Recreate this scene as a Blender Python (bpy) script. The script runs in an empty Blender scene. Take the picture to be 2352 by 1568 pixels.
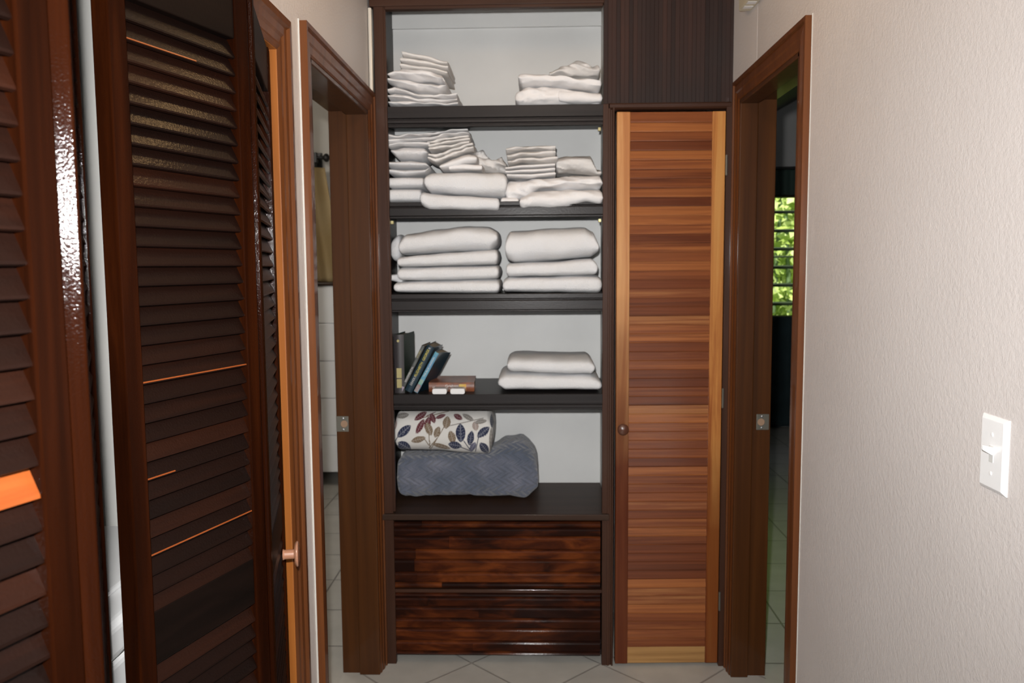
import bpy, bmesh, math, random
from mathutils import Vector, Matrix, noise
random.seed(7)
C = bpy.context.scene
col = C.collection
R_ = math.radians
EYE = Vector((0, 0, 1.475))

# ------------------------------------------------------------------ camera
def basis(p, y, r):
    f = Vector((-math.sin(y)*math.cos(p), math.cos(y)*math.cos(p), -math.sin(p)))
    ri = Vector((math.cos(y), math.sin(y), 0)); dn = f.cross(ri)
    a = math.cos(r)*ri + math.sin(r)*dn; b = -math.sin(r)*ri + math.cos(r)*dn
    return a, b, f
RI, DN, FW = basis(R_(5.2), R_(1.7), R_(.43))
cam = bpy.data.cameras.new('camera'); camo = bpy.data.objects.new('camera', cam); col.objects.link(camo)
cam.sensor_width = 22.3; cam.lens = 22.3*1898/2352; cam.clip_start = .02; cam.clip_end = 60
M = Matrix((RI, -DN, -FW)).transposed().to_4x4(); M.translation = EYE
camo.matrix_world = M
cam.dof.use_dof = True; cam.dof.focus_distance = 1.45; cam.dof.aperture_fstop = 5.0
C.camera = camo

# ------------------------------------------------------------------ world, lights, exposure
C.view_settings.view_transform = 'Standard'; C.view_settings.look = 'None'
C.view_settings.gamma = 1; C.view_settings.exposure = 0.0; C.view_settings.use_curve_mapping = False
W = bpy.data.worlds.new('world'); C.world = W; W.use_nodes = True
wn = W.node_tree.nodes; wb = wn['Background']
wb.inputs[0].default_value = (.80, .88, 1.0, 1); wb.inputs[1].default_value = 0.9

def light(name, kind, loc, power, color, **kw):
    l = bpy.data.lights.new(name, kind); l.energy = power; l.color = color
    for k, v in kw.items(): setattr(l, k, v)
    o = bpy.data.objects.new(name, l); col.objects.link(o); o.location = loc
    return o
# the pop-up flash of the camera, 10 cm above the lens
fl = light('camera_flash', 'SPOT', EYE + Vector((-.038, .03, .10)), 225, (1, .985, .97),
           spot_size=R_(116), spot_blend=1.0, shadow_soft_size=.018)
fl.rotation_euler = Vector(FW).to_track_quat('-Z', 'Y').to_euler()
# hall ceiling bulb above the frame; unseen fill lamp added behind the camera
light('hall_ceiling_bulb', 'POINT', (.02, 1.98, 2.44), 4.2, (1, .60, .26), shadow_soft_size=.05)
light('hall_rear_fill', 'POINT', (.0, -.5, 2.44), 10, (1, .92, .84), shadow_soft_size=.06)
# unseen fill lamps added to brighten the two side rooms
light('side_room_fill', 'POINT', (-1.9, 4.1, 2.6), 22, (1, .93, .84), shadow_soft_size=.12)
light('bedroom_fill', 'POINT', (2.6, 5.6, 2.75), 4, (.95, .97, 1), shadow_soft_size=.12)
sun = light('sun', 'SUN', (4, 12, 8), 10, (1, .96, .86), angle=R_(1))
sun.rotation_euler = Vector((.35, .75, -1)).to_track_quat('-Z', 'Y').to_euler()

# ------------------------------------------------------------------ materials
def newmat(name):
    m = bpy.data.materials.new(name); m.use_nodes = True
    nt = m.node_tree; b = nt.nodes['Principled BSDF']
    return m, nt, b
def N(nt, t, **kw):
    n = nt.nodes.new(t)
    for k, v in kw.items():
        if k in n.inputs.keys() if isinstance(k, str) else False: n.inputs[k].default_value = v
        else: setattr(n, k, v)
    return n
def ramp(nt, stops, src):
    r = nt.nodes.new('ShaderNodeValToRGB'); e = r.color_ramp.elements
    while len(e) > 1: e.remove(e[0])
    e[0].position = stops[0][0]; e[0].color = (*stops[0][1], 1)
    for p, c in stops[1:]:
        x = e.new(p); x.color = (*c, 1)
    nt.links.new(src, r.inputs[0]); return r
def coords(nt, scale, island=False):
    tc = nt.nodes.new('ShaderNodeTexCoord'); mp = nt.nodes.new('ShaderNodeMapping')
    mp.inputs['Scale'].default_value = scale
    if island:
        g = nt.nodes.new('ShaderNodeNewGeometry'); mu = nt.nodes.new('ShaderNodeMath'); mu.operation = 'MULTIPLY'
        mu.inputs[1].default_value = 37.0
        nt.links.new(g.outputs['Random Per Island'], mu.inputs[0])
        cx = nt.nodes.new('ShaderNodeCombineXYZ')
        for i in range(3): nt.links.new(mu.outputs[0], cx.inputs[i])
        nt.links.new(cx.outputs[0], mp.inputs['Location'])
    nt.links.new(tc.outputs['Object'], mp.inputs[0]); return mp
def bump(nt, b, src, strength, dist):
    bp = nt.nodes.new('ShaderNodeBump'); bp.inputs['Strength'].default_value = strength
    bp.inputs['Distance'].default_value = dist
    nt.links.new(src, bp.inputs['Height']); nt.links.new(bp.outputs[0], b.inputs['Normal']); return bp

def wood(name, cols, scale=(30, 30, 1.6), rough=.35, coat=.0, coat_rough=.12, island=0, bumpy=.15, wear=None, spec=.16, bscale=None):
    """varnished timber: long grain noise, optional tone per board"""
    m, nt, b = newmat(name)
    mp = coords(nt, scale, island > 0)
    n1 = nt.nodes.new('ShaderNodeTexNoise'); n1.inputs['Scale'].default_value = 1.0
    n1.inputs['Detail'].default_value = 6; n1.inputs['Roughness'].default_value = .6; n1.inputs['Distortion'].default_value = .6
    nt.links.new(mp.outputs[0], n1.inputs[0])
    src = n1.outputs[0]
    if island > 0:
        g = nt.nodes.new('ShaderNodeNewGeometry')
        mx = nt.nodes.new('ShaderNodeMix'); mx.data_type = 'FLOAT'; mx.inputs[0].default_value = island
        nt.links.new(src, mx.inputs[2]); nt.links.new(g.outputs['Random Per Island'], mx.inputs[3]); src = mx.outputs[0]
    rp = ramp(nt, cols, src)
    out = rp.outputs[0]
    if wear:
        n2 = nt.nodes.new('ShaderNodeTexNoise'); n2.inputs['Scale'].default_value = 3.0; n2.inputs['Detail'].default_value = 3
        tc = nt.nodes.new('ShaderNodeTexCoord'); nt.links.new(tc.outputs['Object'], n2.inputs[0])
        r2 = ramp(nt, [(.42, (0, 0, 0)), (.7, (1, 1, 1))], n2.outputs[0])
        mm = nt.nodes.new('ShaderNodeMix'); mm.data_type = 'RGBA'
        nt.links.new(r2.outputs[0], mm.inputs[0]); nt.links.new(out, mm.inputs[6]); mm.inputs[7].default_value = (*wear, 1)
        out = mm.outputs[2]
    nt.links.new(out, b.inputs['Base Color'])
    b.inputs['Roughness'].default_value = rough; b.inputs['Specular IOR Level'].default_value = spec
    b.inputs['Coat Weight'].default_value = coat; b.inputs['Coat Roughness'].default_value = coat_rough
    n3 = nt.nodes.new('ShaderNodeTexNoise'); n3.inputs['Scale'].default_value = bscale or 160; n3.inputs['Detail'].default_value = 2
    tc3 = nt.nodes.new('ShaderNodeTexCoord'); nt.links.new(tc3.outputs['Object'], n3.inputs[0])
    if bumpy: 
        bp = bump(nt, b, n3.outputs[0], bumpy, .0012)
        nt.links.new(bp.outputs[0], b.inputs['Coat Normal'])
    return m
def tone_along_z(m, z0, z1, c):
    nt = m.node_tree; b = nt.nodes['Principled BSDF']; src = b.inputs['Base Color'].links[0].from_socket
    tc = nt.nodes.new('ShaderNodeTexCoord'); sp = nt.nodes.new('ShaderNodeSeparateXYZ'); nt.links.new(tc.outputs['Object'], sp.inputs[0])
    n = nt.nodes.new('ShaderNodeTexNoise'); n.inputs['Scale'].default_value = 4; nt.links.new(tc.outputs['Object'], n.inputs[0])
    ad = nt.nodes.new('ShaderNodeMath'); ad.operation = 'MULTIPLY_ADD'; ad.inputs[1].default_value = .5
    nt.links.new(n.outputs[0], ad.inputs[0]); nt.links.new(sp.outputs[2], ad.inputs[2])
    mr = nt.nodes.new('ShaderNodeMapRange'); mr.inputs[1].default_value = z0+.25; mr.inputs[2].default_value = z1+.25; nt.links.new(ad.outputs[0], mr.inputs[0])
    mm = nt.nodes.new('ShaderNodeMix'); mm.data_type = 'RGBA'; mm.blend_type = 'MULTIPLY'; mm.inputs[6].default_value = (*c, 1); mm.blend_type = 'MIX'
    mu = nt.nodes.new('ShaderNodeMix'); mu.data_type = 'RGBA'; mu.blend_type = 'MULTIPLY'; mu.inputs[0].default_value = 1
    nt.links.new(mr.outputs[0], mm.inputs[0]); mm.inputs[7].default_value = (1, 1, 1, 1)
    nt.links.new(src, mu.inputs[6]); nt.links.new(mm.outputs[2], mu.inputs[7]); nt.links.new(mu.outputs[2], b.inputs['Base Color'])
def plain(name, c, rough=.5, metal=0, bs=0, bstr=.2, bdist=.001, spec=.5, vary=None, vscale=4, coat=0):
    m, nt, b = newmat(name)
    b.inputs['Base Color'].default_value = (*c, 1); b.inputs['Roughness'].default_value = rough
    b.inputs['Metallic'].default_value = metal; b.inputs['Specular IOR Level'].default_value = spec
    b.inputs['Coat Weight'].default_value = coat
    tc = nt.nodes.new('ShaderNodeTexCoord')
    if bs:
        n = nt.nodes.new('ShaderNodeTexNoise'); n.inputs['Scale'].default_value = bs; n.inputs['Detail'].default_value = 3
        nt.links.new(tc.outputs['Object'], n.inputs[0]); bump(nt, b, n.outputs[0], bstr, bdist)
    if vary is None: vary = tuple(x*.93 for x in c)
    n = nt.nodes.new('ShaderNodeTexNoise'); n.inputs['Scale'].default_value = vscale; n.inputs['Detail'].default_value = 4
    nt.links.new(tc.outputs['Object'], n.inputs[0])
    r = ramp(nt, [(.35, c), (.65, vary)], n.outputs[0]); nt.links.new(r.outputs[0], b.inputs['Base Color'])
    return m

DK = [(.25, (.014, .0050, .0036)), (.5, (.030, .0095, .0060)), (.75, (.050, .017, .0095))]
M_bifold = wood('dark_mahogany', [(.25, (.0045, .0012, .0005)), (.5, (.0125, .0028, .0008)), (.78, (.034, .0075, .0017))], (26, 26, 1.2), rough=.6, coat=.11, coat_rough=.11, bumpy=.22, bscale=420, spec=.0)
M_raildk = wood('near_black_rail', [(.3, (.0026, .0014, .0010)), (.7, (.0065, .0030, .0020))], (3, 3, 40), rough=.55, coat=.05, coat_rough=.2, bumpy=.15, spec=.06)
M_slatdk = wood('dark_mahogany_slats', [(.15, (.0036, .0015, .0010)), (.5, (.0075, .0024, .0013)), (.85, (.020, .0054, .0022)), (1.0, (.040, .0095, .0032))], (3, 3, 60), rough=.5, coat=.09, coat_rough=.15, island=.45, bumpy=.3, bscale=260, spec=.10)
M_worn = wood('worn_orange_slat', [(.3, (.17, .036, .0075)), (.7, (.24, .060, .013))], (3, 3, 60), rough=.4, coat=.2, bumpy=.2)
M_jamb = wood('brown_varnished_jamb', [(.25, (.036, .0115, .0024)), (.5, (.058, .0185, .0036)), (.8, (.086, .029, .0055))], (34, 34, .9), rough=.45, coat=.40, coat_rough=.06, bumpy=.08)
M_jambR = wood('red_brown_casing', [(.25, (.070, .021, .0055)), (.5, (.105, .032, .0080)), (.8, (.150, .048, .012))], (34, 34, .9), rough=.45, coat=.30, coat_rough=.10, bumpy=.08)
M_orange = wood('amber_varnished_timber', [(.25, (.20, .062, .012)), (.5, (.28, .092, .018)), (.8, (.40, .15, .035))], (26, 26, .8), rough=.45, coat=.25, coat_rough=.12, bumpy=.08)
M_frame = wood('cabinet_frame_brown', [(.25, (.030, .0115, .0060)), (.5, (.046, .0185, .0100)), (.8, (.070, .029, .016))], (30, 30, 1.0), rough=.5, coat=.18, bumpy=.08)
M_frameH = wood('cabinet_rail_brown', [(.25, (.030, .0115, .0060)), (.5, (.046, .0185, .0100)), (.8, (.070, .029, .016))], (1.0, 30, 30), rough=.5, coat=.18, bumpy=.08)
M_shelf = wood('shelf_lip_near_black', [(.25, (.0100, .0078, .0076)), (.55, (.0170, .0135, .0130)), (.85, (.028, .022, .0215))], (1.2, 30, 40), rough=.5, coat=.14, coat_rough=.25, bumpy=.15)
M_counter = wood('counter_dark_brown', [(.25, (.026, .0135, .0080)), (.55, (.038, .020, .0125)), (.85, (.052, .028, .018))], (1.0, 14, 30), rough=.55, coat=.08, bumpy=.1)
M_drawer = wood('drawer_board_mahogany', [(.26, (.0060, .0020, .0014)), (.43, (.018, .0045, .0020)), (.54, (.058, .0125, .0034)), (.68, (.140, .034, .0070)), (.9, (.20, .055, .011))], (6.0, 22, 24), rough=.55, coat=.03, coat_rough=.12, island=.25, bumpy=.1, wear=(.012, .0035, .0020), spec=.06)
M_tongue = wood('tongue_and_groove_dark', [(.2, (.018, .0105, .0095)), (.5, (.030, .0165, .0140)), (.75, (.044, .0210, .0160)), (1, (.062, .0240, .0150))], (40, 40, 1.2), rough=.6, coat=.05, island=.5, bumpy=.1, wear=(.024, .0175, .0165))
M_lslat = wood('mixed_hardwood_slats', [(.10, (.045, .0115, .0050)), (.26, (.16, .042, .012)), (.38, (.095, .023, .0075)), (.48, (.22, .064, .018)), (.56, (.14, .036, .011)), (.66, (.33, .110, .030)), (.76, (.18, .050, .016)), (.88, (.37, .155, .050)), (.97, (.26, .145, .065))], (1.6, 16, 90), rough=.5, coat=.2, coat_rough=.2, island=.66, bumpy=.08)
M_lstile = wood('light_cedar_stile', [(.2, (.30, .10, .030)), (.45, (.46, .19, .062)), (.6, (.60, .31, .12)), (.8, (.66, .38, .16))], (24, 24, .9), rough=.45, coat=.3, coat_rough=.15, bumpy=.08)
M_tan = wood('tan_bottom_rail', [(.3, (.26, .13, .045)), (.55, (.40, .22, .08)), (.8, (.30, .17, .07))], (1.2, 20, 60), rough=.5, coat=.2, bumpy=.08)
M_lstileR = wood('cedar_stile_streaked', [(.28, (.13, .034, .009)), (.42, (.30, .090, .022)), (.55, (.48, .20, .052)), (.75, (.58, .30, .090))], (20, 20, 1.1), rough=.45, coat=.3, coat_rough=.15, bumpy=.08)
# the two door stiles turn darker and redder towards the bottom
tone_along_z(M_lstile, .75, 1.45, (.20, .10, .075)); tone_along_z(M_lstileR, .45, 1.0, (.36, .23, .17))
M_knob = plain('brown_knob', (.12, .045, .026), .3, vary=(.09, .034, .02), coat=.5)
M_copper = plain('copper_knob', (.42, .20, .12), .28, vary=(.36, .17, .10), coat=.5)

def wallpaint(name, c, v, bs=115, strength=.42, rough=.42):
    m, nt, b = newmat(name)
    tc = nt.nodes.new('ShaderNodeTexCoord')
    n = nt.nodes.new('ShaderNodeTexNoise'); n.inputs['Scale'].default_value = 115; n.inputs['Detail'].default_value = 4; n.inputs['Roughness'].default_value = .65
    nt.links.new(tc.outputs['Object'], n.inputs[0]); bump(nt, b, n.outputs[0], strength, .003)
    n2 = nt.nodes.new('ShaderNodeTexNoise'); n2.inputs['Scale'].default_value = 2.2; n2.inputs['Detail'].default_value = 5
    nt.links.new(tc.outputs['Object'], n2.inputs[0])
    r = ramp(nt, [(.35, c), (.65, v)], n2.outputs[0]); nt.links.new(r.outputs[0], b.inputs['Base Color'])
    b.inputs['Roughness'].default_value = rough; b.inputs['Specular IOR Level'].default_value = .45
    return m
M_wall = wallpaint('warm_beige_paint', (.63, .59, .57), (.59, .55, .53))
M_wallw = plain('white_interior_paint', (.66, .65, .62), .6, bs=60, bstr=.1)
M_back = plain('white_back_board', (.70, .705, .695), .5, bs=30, bstr=.05)
M_ceil = plain('ceiling_white', (.72, .69, .64), .7, bs=80)
M_roomA = plain('grey_beige_paint', (.50, .47, .42), .6)
M_roomB = plain('grey_paint', (.42, .41, .40), .7)
M_darkc = wood('dark_ceiling_boards', [(.3, (.02, .014, .01)), (.7, (.035, .024, .016))], (3, 3, 3), rough=.6)
M_white = plain('white_plastic', (.82, .82, .82), .28, vary=(.80, .80, .80), coat=.3)
M_cream = plain('cream_plastic', (.62, .56, .42), .4)
M_shadedwhite = plain('shaded_white_plastic', (.60, .60, .58), .5)  # darker copy of the white plastic: the slot's shade put into its colour
M_creamd = plain('cream_plastic_recess', (.36, .31, .22), .6)
M_towel = plain('white_terry', (.80, .805, .82), .95, bs=300, bstr=.8, bdist=.004, spec=.1, vary=(.77, .77, .775), vscale=9)
M_sheet = plain('white_cotton', (.83, .82, .82), .8, bs=55, bstr=.25, bdist=.006, spec=.15, vary=(.80, .79, .79), vscale=9)
M_creamt = plain('offwhite_cotton', (.78, .76, .74), .85, bs=55, bstr=.25, bdist=.006, spec=.15, vary=(.75, .73, .71), vscale=9)
M_black = plain('black_iron', (.012, .011, .011), .45)
M_steel = plain('dull_steel', (.20, .19, .16), .4, metal=.7)
M_screw = plain('bright_screw', (.55, .56, .58), .3, metal=.9)
M_hole = plain('latch_recess', (.30, .19, .12), .7)
M_gold = plain('gold_curtain_cloth', (.36, .25, .11), .75, bs=90, bstr=.2, vary=(.42, .31, .16))
M_teal = plain('dark_teal_cloth', (.020, .040, .046), .9, vary=(.013, .026, .030))
M_green = plain('sheer_green_valance', (.030, .055, .045), .8)
M_paper = plain('aged_paper', (.30, .25, .18), .85, bs=300, bstr=.4, vary=(.24, .20, .145))
M_bkGreen = plain('dark_green_cloth_cover', (.012, .028, .016), .6)
M_bkSpine = plain('charcoal_spine', (.030, .026, .028), .5)
M_bkGold = plain('gilt', (.42, .36, .17), .35, metal=.5)
M_bkGrey = plain('grey_cover', (.10, .11, .105), .45, vary=(.03, .03, .03), vscale=30)
M_bkLilac = plain('lilac_label', (.36, .30, .38), .5)
M_bkBlue = plain('navy_cover', (.008, .030, .048), .35, vary=(.006, .022, .035), coat=.3)
M_bkSky = plain('sky_blue_cover', (.10, .24, .42), .4, vary=(.12, .35, .42), vscale=18, coat=.2)
M_bkMint = plain('mint_label', (.14, .36, .28), .5, vary=(.30, .36, .32), vscale=60)
M_bkPink = plain('dusty_pink_label', (.26, .15, .15), .5, vary=(.30, .27, .26), vscale=60)
M_bkRust = plain('rust_cover', (.24, .075, .03), .4, vary=(.13, .05, .03), vscale=40, coat=.2)
M_yellow = plain('yellow_ink', (.62, .52, .06), .5)
M_whiteink = plain('white_ink', (.62, .62, .60), .5)
M_amber = plain('amber_label', (.62, .33, .035), .5, vary=(.55, .45, .12), vscale=40)
M_greyink = plain('grey_ink', (.22, .22, .22), .5)
M_console = wood('dark_console_wood', [(.3, (.020, .006, .008)), (.7, (.045, .013, .014))], (20, 20, 2), coat=.3)
M_seal = plain('grey_caulk', (.50, .48, .44), .5)
M_brightedge = plain('bright_edge_strip', (.70, .66, .58), .35, metal=.2)

def tilemat(name, s, ox, oy, ang, c1, c2, grout):
    m, nt, b = newmat(name)
    tc = nt.nodes.new('ShaderNodeTexCoord'); mp = nt.nodes.new('ShaderNodeMapping')
    mp.inputs['Rotation'].default_value = (0, 0, ang); mp.inputs['Location'].default_value = (ox, oy, 0)
    nt.links.new(tc.outputs['Object'], mp.inputs[0])
    br = nt.nodes.new('ShaderNodeTexBrick'); br.offset = 0; br.squash = 1
    br.inputs['Scale'].default_value = 1; br.inputs['Brick Width'].default_value = s; br.inputs['Row Height'].default_value = s
    br.inputs['Mortar Size'].default_value = .0042; br.inputs['Mortar Smooth'].default_value = .3; br.inputs['Bias'].default_value = 0
    br.inputs['Color1'].default_value = (*c1, 1); br.inputs['Color2'].default_value = (*c2, 1); br.inputs['Mortar'].default_value = (*grout, 1)
    nt.links.new(mp.outputs[0], br.inputs[0])
    n = nt.nodes.new('ShaderNodeTexNoise'); n.inputs['Scale'].default_value = 9; n.inputs['Detail'].default_value = 5
    nt.links.new(tc.outputs['Object'], n.inputs[0])
    r = ramp(nt, [(.3, (.86, .86, .86)), (.7, (1, 1, 1))], n.outputs[0])
    mm = nt.nodes.new('ShaderNodeMix'); mm.data_type = 'RGBA'; mm.blend_type = 'MULTIPLY'; mm.inputs[0].default_value = 1
    nt.links.new(br.outputs[0], mm.inputs[6]); nt.links.new(r.outputs[0], mm.inputs[7]); nt.links.new(mm.outputs[2], b.inputs['Base Color'])
    b.inputs['Roughness'].default_value = .3
    inv = nt.nodes.new('ShaderNodeMath'); inv.operation = 'SUBTRACT'; inv.inputs[0].default_value = 1
    nt.links.new(br.outputs['Fac'], inv.inputs[1]); bump(nt, b, inv.outputs[0], .6, .002)
    return m
TC1, TC2, TG = (.56, .54, .49), (.52, .50, .455), (.20, .185, .165)
q = math.sqrt(.5)
M_tile45 = tilemat('beige_tile_diagonal', .34, -1.920, -2.27, 0, TC1, TC2, (.34,.32,.29))
# rotate so that mapping gives u=(x+y)/sqrt2, v=(y-x)/sqrt2
M_tile45.node_tree.nodes['Mapping'].inputs['Rotation'].default_value = (0, 0, -math.pi/4)
M_tileA = tilemat('beige_tile_side_room', .342, .965, -3.434, 0, TC1, TC2, TG)
M_tileB = tilemat('beige_tile_bedroom', .345, -1.005, -3.32, 0, TC1, TC2, TG)

# ------------------------------------------------------------------ mesh helpers
class MB:
    def __init__(s): s.v = []; s.f = []; s.c = None
    def quadloft(s, rings, closed=True, caps=True):
        n = len(rings[0]); b = len(s.v)
        for r in rings: s.v += [Vector(p) for p in r]
        for i in range(len(rings)-1):
            for j in range(n if closed else n-1):
                k = (j+1) % n
                s.f.append((b+i*n+j, b+i*n+k, b+(i+1)*n+k, b+(i+1)*n+j))
        if caps and closed:
            s.f.append(tuple(b+j for j in range(n))[::-1]); s.f.append(tuple(b+(len(rings)-1)*n+j for j in range(n)))
        return s
    def box(s, x0, x1, y0, y1, z0, z1):
        s.quadloft([[(x0, y0, z), (x1, y0, z), (x1, y1, z), (x0, y1, z)] for z in (z0, z1)]); return s
    def obox(s, o, a, b, c):
        """box from corner o along edge vectors a,b,c"""
        o, a, b, c = map(Vector, (o, a, b, c))
        s.quadloft([[o, o+a, o+a+b, o+b], [o+c, o+a+c, o+a+b+c, o+b+c]]); return s
    def prism(s, poly, d):
        d = Vector(d); p = [Vector(x) for x in poly]; s.quadloft([p, [x+d for x in p]]); return s
    def lathe(s, o, axis, prof, n=24):
        axis = Vector(axis).normalized(); t = axis.orthogonal().normalized(); u = axis.cross(t)
        s.quadloft([[Vector(o)+axis*h+(t*math.cos(2*math.pi*i/n)+u*math.sin(2*math.pi*i/n))*max(r, 1e-4) for i in range(n)] for h, r in prof]); return s
    def build(s, name, mat, parent=None, bevel=0, smooth=False, sub=0, seg=2):
        me = bpy.data.meshes.new(name)
        off = parent_loc(parent)
        me.from_pydata([tuple(p-off) for p in s.v], [], s.f)
        bm = bmesh.new(); bm.from_mesh(me); bmesh.ops.recalc_face_normals(bm, faces=bm.faces); bm.to_mesh(me); bm.free()
        me.materials.append(mat)
        if smooth: me.polygons.foreach_set('use_smooth', [True]*len(me.polygons))
        o = bpy.data.objects.new(name, me); col.objects.link(o)
        if parent: o.parent = parent
        if bevel:
            m = o.modifiers.new('bevel', 'BEVEL'); m.width = bevel; m.segments = seg; m.limit_method = 'ANGLE'; m.angle_limit = R_(35)
        if sub:
            m = o.modifiers.new('sub', 'SUBSURF'); m.levels = sub; m.render_levels = sub
        return o
def parent_loc(p):
    v = Vector((0, 0, 0))
    while p: v += p.location; p = p.parent
    return v
def tag(o, label=None, cat=None, group=None, kind=None):
    if label: o['label'] = label
    if cat: o['category'] = cat
    if group: o['group'] = group
    if kind: o['kind'] = kind
    return o
def thing(name, loc, label, cat, group=None):
    o = bpy.data.objects.new(name, None); col.objects.link(o); o.location = loc; o.empty_display_size = .05
    return tag(o, label, cat, group)
def struct(mb, name, mat, label=None, **kw):
    o = mb.build(name, mat, **kw); o['kind'] = 'structure'
    if label: o['label'] = label
    o['category'] = name.split('_')[0]
    return o
def ray(px, py): return RI*(px-1176)+DN*(py-784)+FW*1898
def atY(px, py, Y): d = ray(px, py); return EYE+d*(Y/d.y)

# ------------------------------------------------------------------ room shell
XL, XR, D = -.582, .700, 2.95
CE = 2.55
A0, A1, AZ = 2.145, 2.88, 2.010      # left doorway
K0, K1, KZ = .30, 1.862, 1.957       # closet opening in the left wall
B0, B1, BZ = 2.24, 2.88, 2.030       # right doorway
w = MB()
w.box(-.71, XL, -1.2, K0, 0, CE); w.box(-.71, XL, K0, K1, KZ, CE); w.box(-.71, XL, K1, A0, 0, CE)
w.box(-.71, XL, A0, A1, AZ, CE); w.box(-.71, XL, A1, 3.52, 0, CE)
struct(w, 'wall_left', M_wall, 'beige painted left wall of the hallway')
w = MB()
w.box(XR, .815, -1.2, B0, 0, CE); w.box(XR, .815, B0, B1, BZ, CE); w.box(XR, .815, B1, 3.52, 0, CE)
struct(w, 'wall_right', M_wall, 'textured beige right wall of the hallway')
struct(MB().box(-.582, .70, 3.42, 3.52, 0, CE), 'wall_back', M_wallw, 'wall behind the built-in linen cabinet')
struct(MB().box(-.71, .815, -1.2, 3.52, -.1, 0), 'floor', M_tile45, 'beige tile floor laid diagonally in the hallway')
struct(MB().box(-.71, .815, -1.2, 3.52, CE, CE+.08), 'ceiling', M_ceil, 'hallway ceiling')
m_=MB(); m_.box(-.71, -.30, -1.3, -1.2, 0, CE); m_.box(.45, .815, -1.3, -1.2, 0, CE); m_.box(-.30, .45, -1.3, -1.2, 2.05, CE)  # unseen wall added behind the camera to dim the sky light
struct(m_, 'wall_front', M_wall, 'unseen hallway wall with an open doorway, added to cut the daylight from behind')
# left side room
struct(MB().box(-3.1, -.71, 1.98, 6.0, -.1, 0), 'floor', M_tileA, 'beige tile floor of the room beyond the left doorway')
w = MB().box(-3.1, -.0, 5.9, 6.0, 0, 2.75); struct(w, 'wall_far_left_room', M_roomA, 'pale wall of the room beyond the left doorway')
struct(MB().box(-3.2, -3.1, 1.9, 6.0, 0, 2.75), 'wall_side_left_room', M_roomA)
struct(MB().box(-.71, -.61, 3.52, 5.9, 0, 2.75), 'wall_inner_left_room', M_roomA)
struct(MB().box(-3.1, -.71, 1.90, 1.98, 0, 2.75), 'wall_near_left_room', M_roomA)
struct(MB().box(-3.2, -.61, 1.9, 6.0, 2.75, 2.85), 'ceiling', M_roomA, 'ceiling of the room beyond the left doorway')
# bedroom on the right
WX0, WX1, WZ0, WZ1 = 1.45, 3.05, 1.010, 2.070
struct(MB().box(.815, 3.6, 1.9, 7.6, -.1, 0), 'floor', M_tileB, 'beige tile floor of the bedroom beyond the right doorway')
w = MB(); w.box(.7, WX0, 7.5, 7.62, 0, 4.2); w.box(WX1, 3.7, 7.5, 7.62, 0, 4.2); w.box(WX0, WX1, 7.5, 7.62, 0, WZ0); w.box(WX0, WX1, 7.5, 7.62, WZ1, 4.2)
struct(w, 'wall_far_bedroom', M_roomB, 'grey wall with the louvered window in the bedroom')
struct(MB().box(3.6, 3.7, 1.9, 7.5, 0, 4.2), 'wall_side_bedroom', M_roomB)
struct(MB().box(.70, .815, 3.52, 7.5, 0, 4.2), 'wall_inner_bedroom', M_roomB)
struct(MB().box(.815, 3.6, 1.85, 1.95, 0, 4.2), 'wall_near_bedroom', M_roomB)
w = MB(); w.prism([(.70, 1.85, 2.02), (3.7, 1.85, 3.71), (3.7, 1.85, 3.80), (.70, 1.85, 2.11)], (0, 5.8, 0)); 
# sloping timber ceiling that rises to the right
sc = MB(); sc.prism([(.815, 1.9, 2.08), (3.7, 1.9, 3.70), (3.7, 1.9, 3.80), (.815, 1.9, 2.18)], (0, 5.6, 0))
struct(sc, 'ceiling', M_darkc, 'dark sloping timber ceiling of the bedroom')

# utility closet behind the bifold doors
w = MB(); w.box(-1.42, -1.36, .26, 1.98, 0, CE); w.box(-1.42, -.71, 1.86, 1.90, 0, CE); w.box(-1.42, -.71, .20, .26, 0, CE)
struct(w, 'wall_closet', M_wallw, 'white walls inside the utility closet')
struct(MB().box(-1.42, -.71, .20, 1.98, -.1, 0), 'floor', M_tile45, 'tile floor inside the utility closet')
struct(MB().box(-1.42, -.71, .20, 1.90, CE-.1, CE), 'ceiling', M_ceil, 'ceiling inside the utility closet')

# ------------------------------------------------------------------ door frames
def casing(X, sgn, y0, y1, zt, wdt, prof, mat, name, near=True, far=True):
    mb = MB(); rings = []
    for (u, t) in prof:
        x = X+sgn*t
        rings.append([(x, y0-u, 0), (x, y0-u, zt+u), (x, y1+u, zt+u), (x, y1+u, 0)])
    # profile swept along the path: three mitred pieces
    for k in range(3):
        a = [r[k] for r in rings]; b = [r[k+1] for r in rings]
        mb.quadloft([a, b])
    return mb
def prof(wd, th=.022, thin=.009):
    return [(0, -.0005), (0, thin), (.006, thin+.003), (wd*.35, thin+.004), (wd*.42, thin+.0075), (wd*.72, th-.004), (wd*.8, th-.006), (wd*.84, th), (wd, th), (wd, -.0005)]
def jambs(name, label, X0, X1, y0, y1, zt, mat, strike_side=None, stopX=None, side=1):
    t = .018
    r = MB(); r.box(X0, X1, y1-t+.0, y1, 0, zt); r.box(X0, X1, y0, y0+t, 0, zt); r.box(X0, X1, y0, y1, zt-t, zt)
    root = struct(r, name, mat, label, bevel=.0015)
    return root
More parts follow.
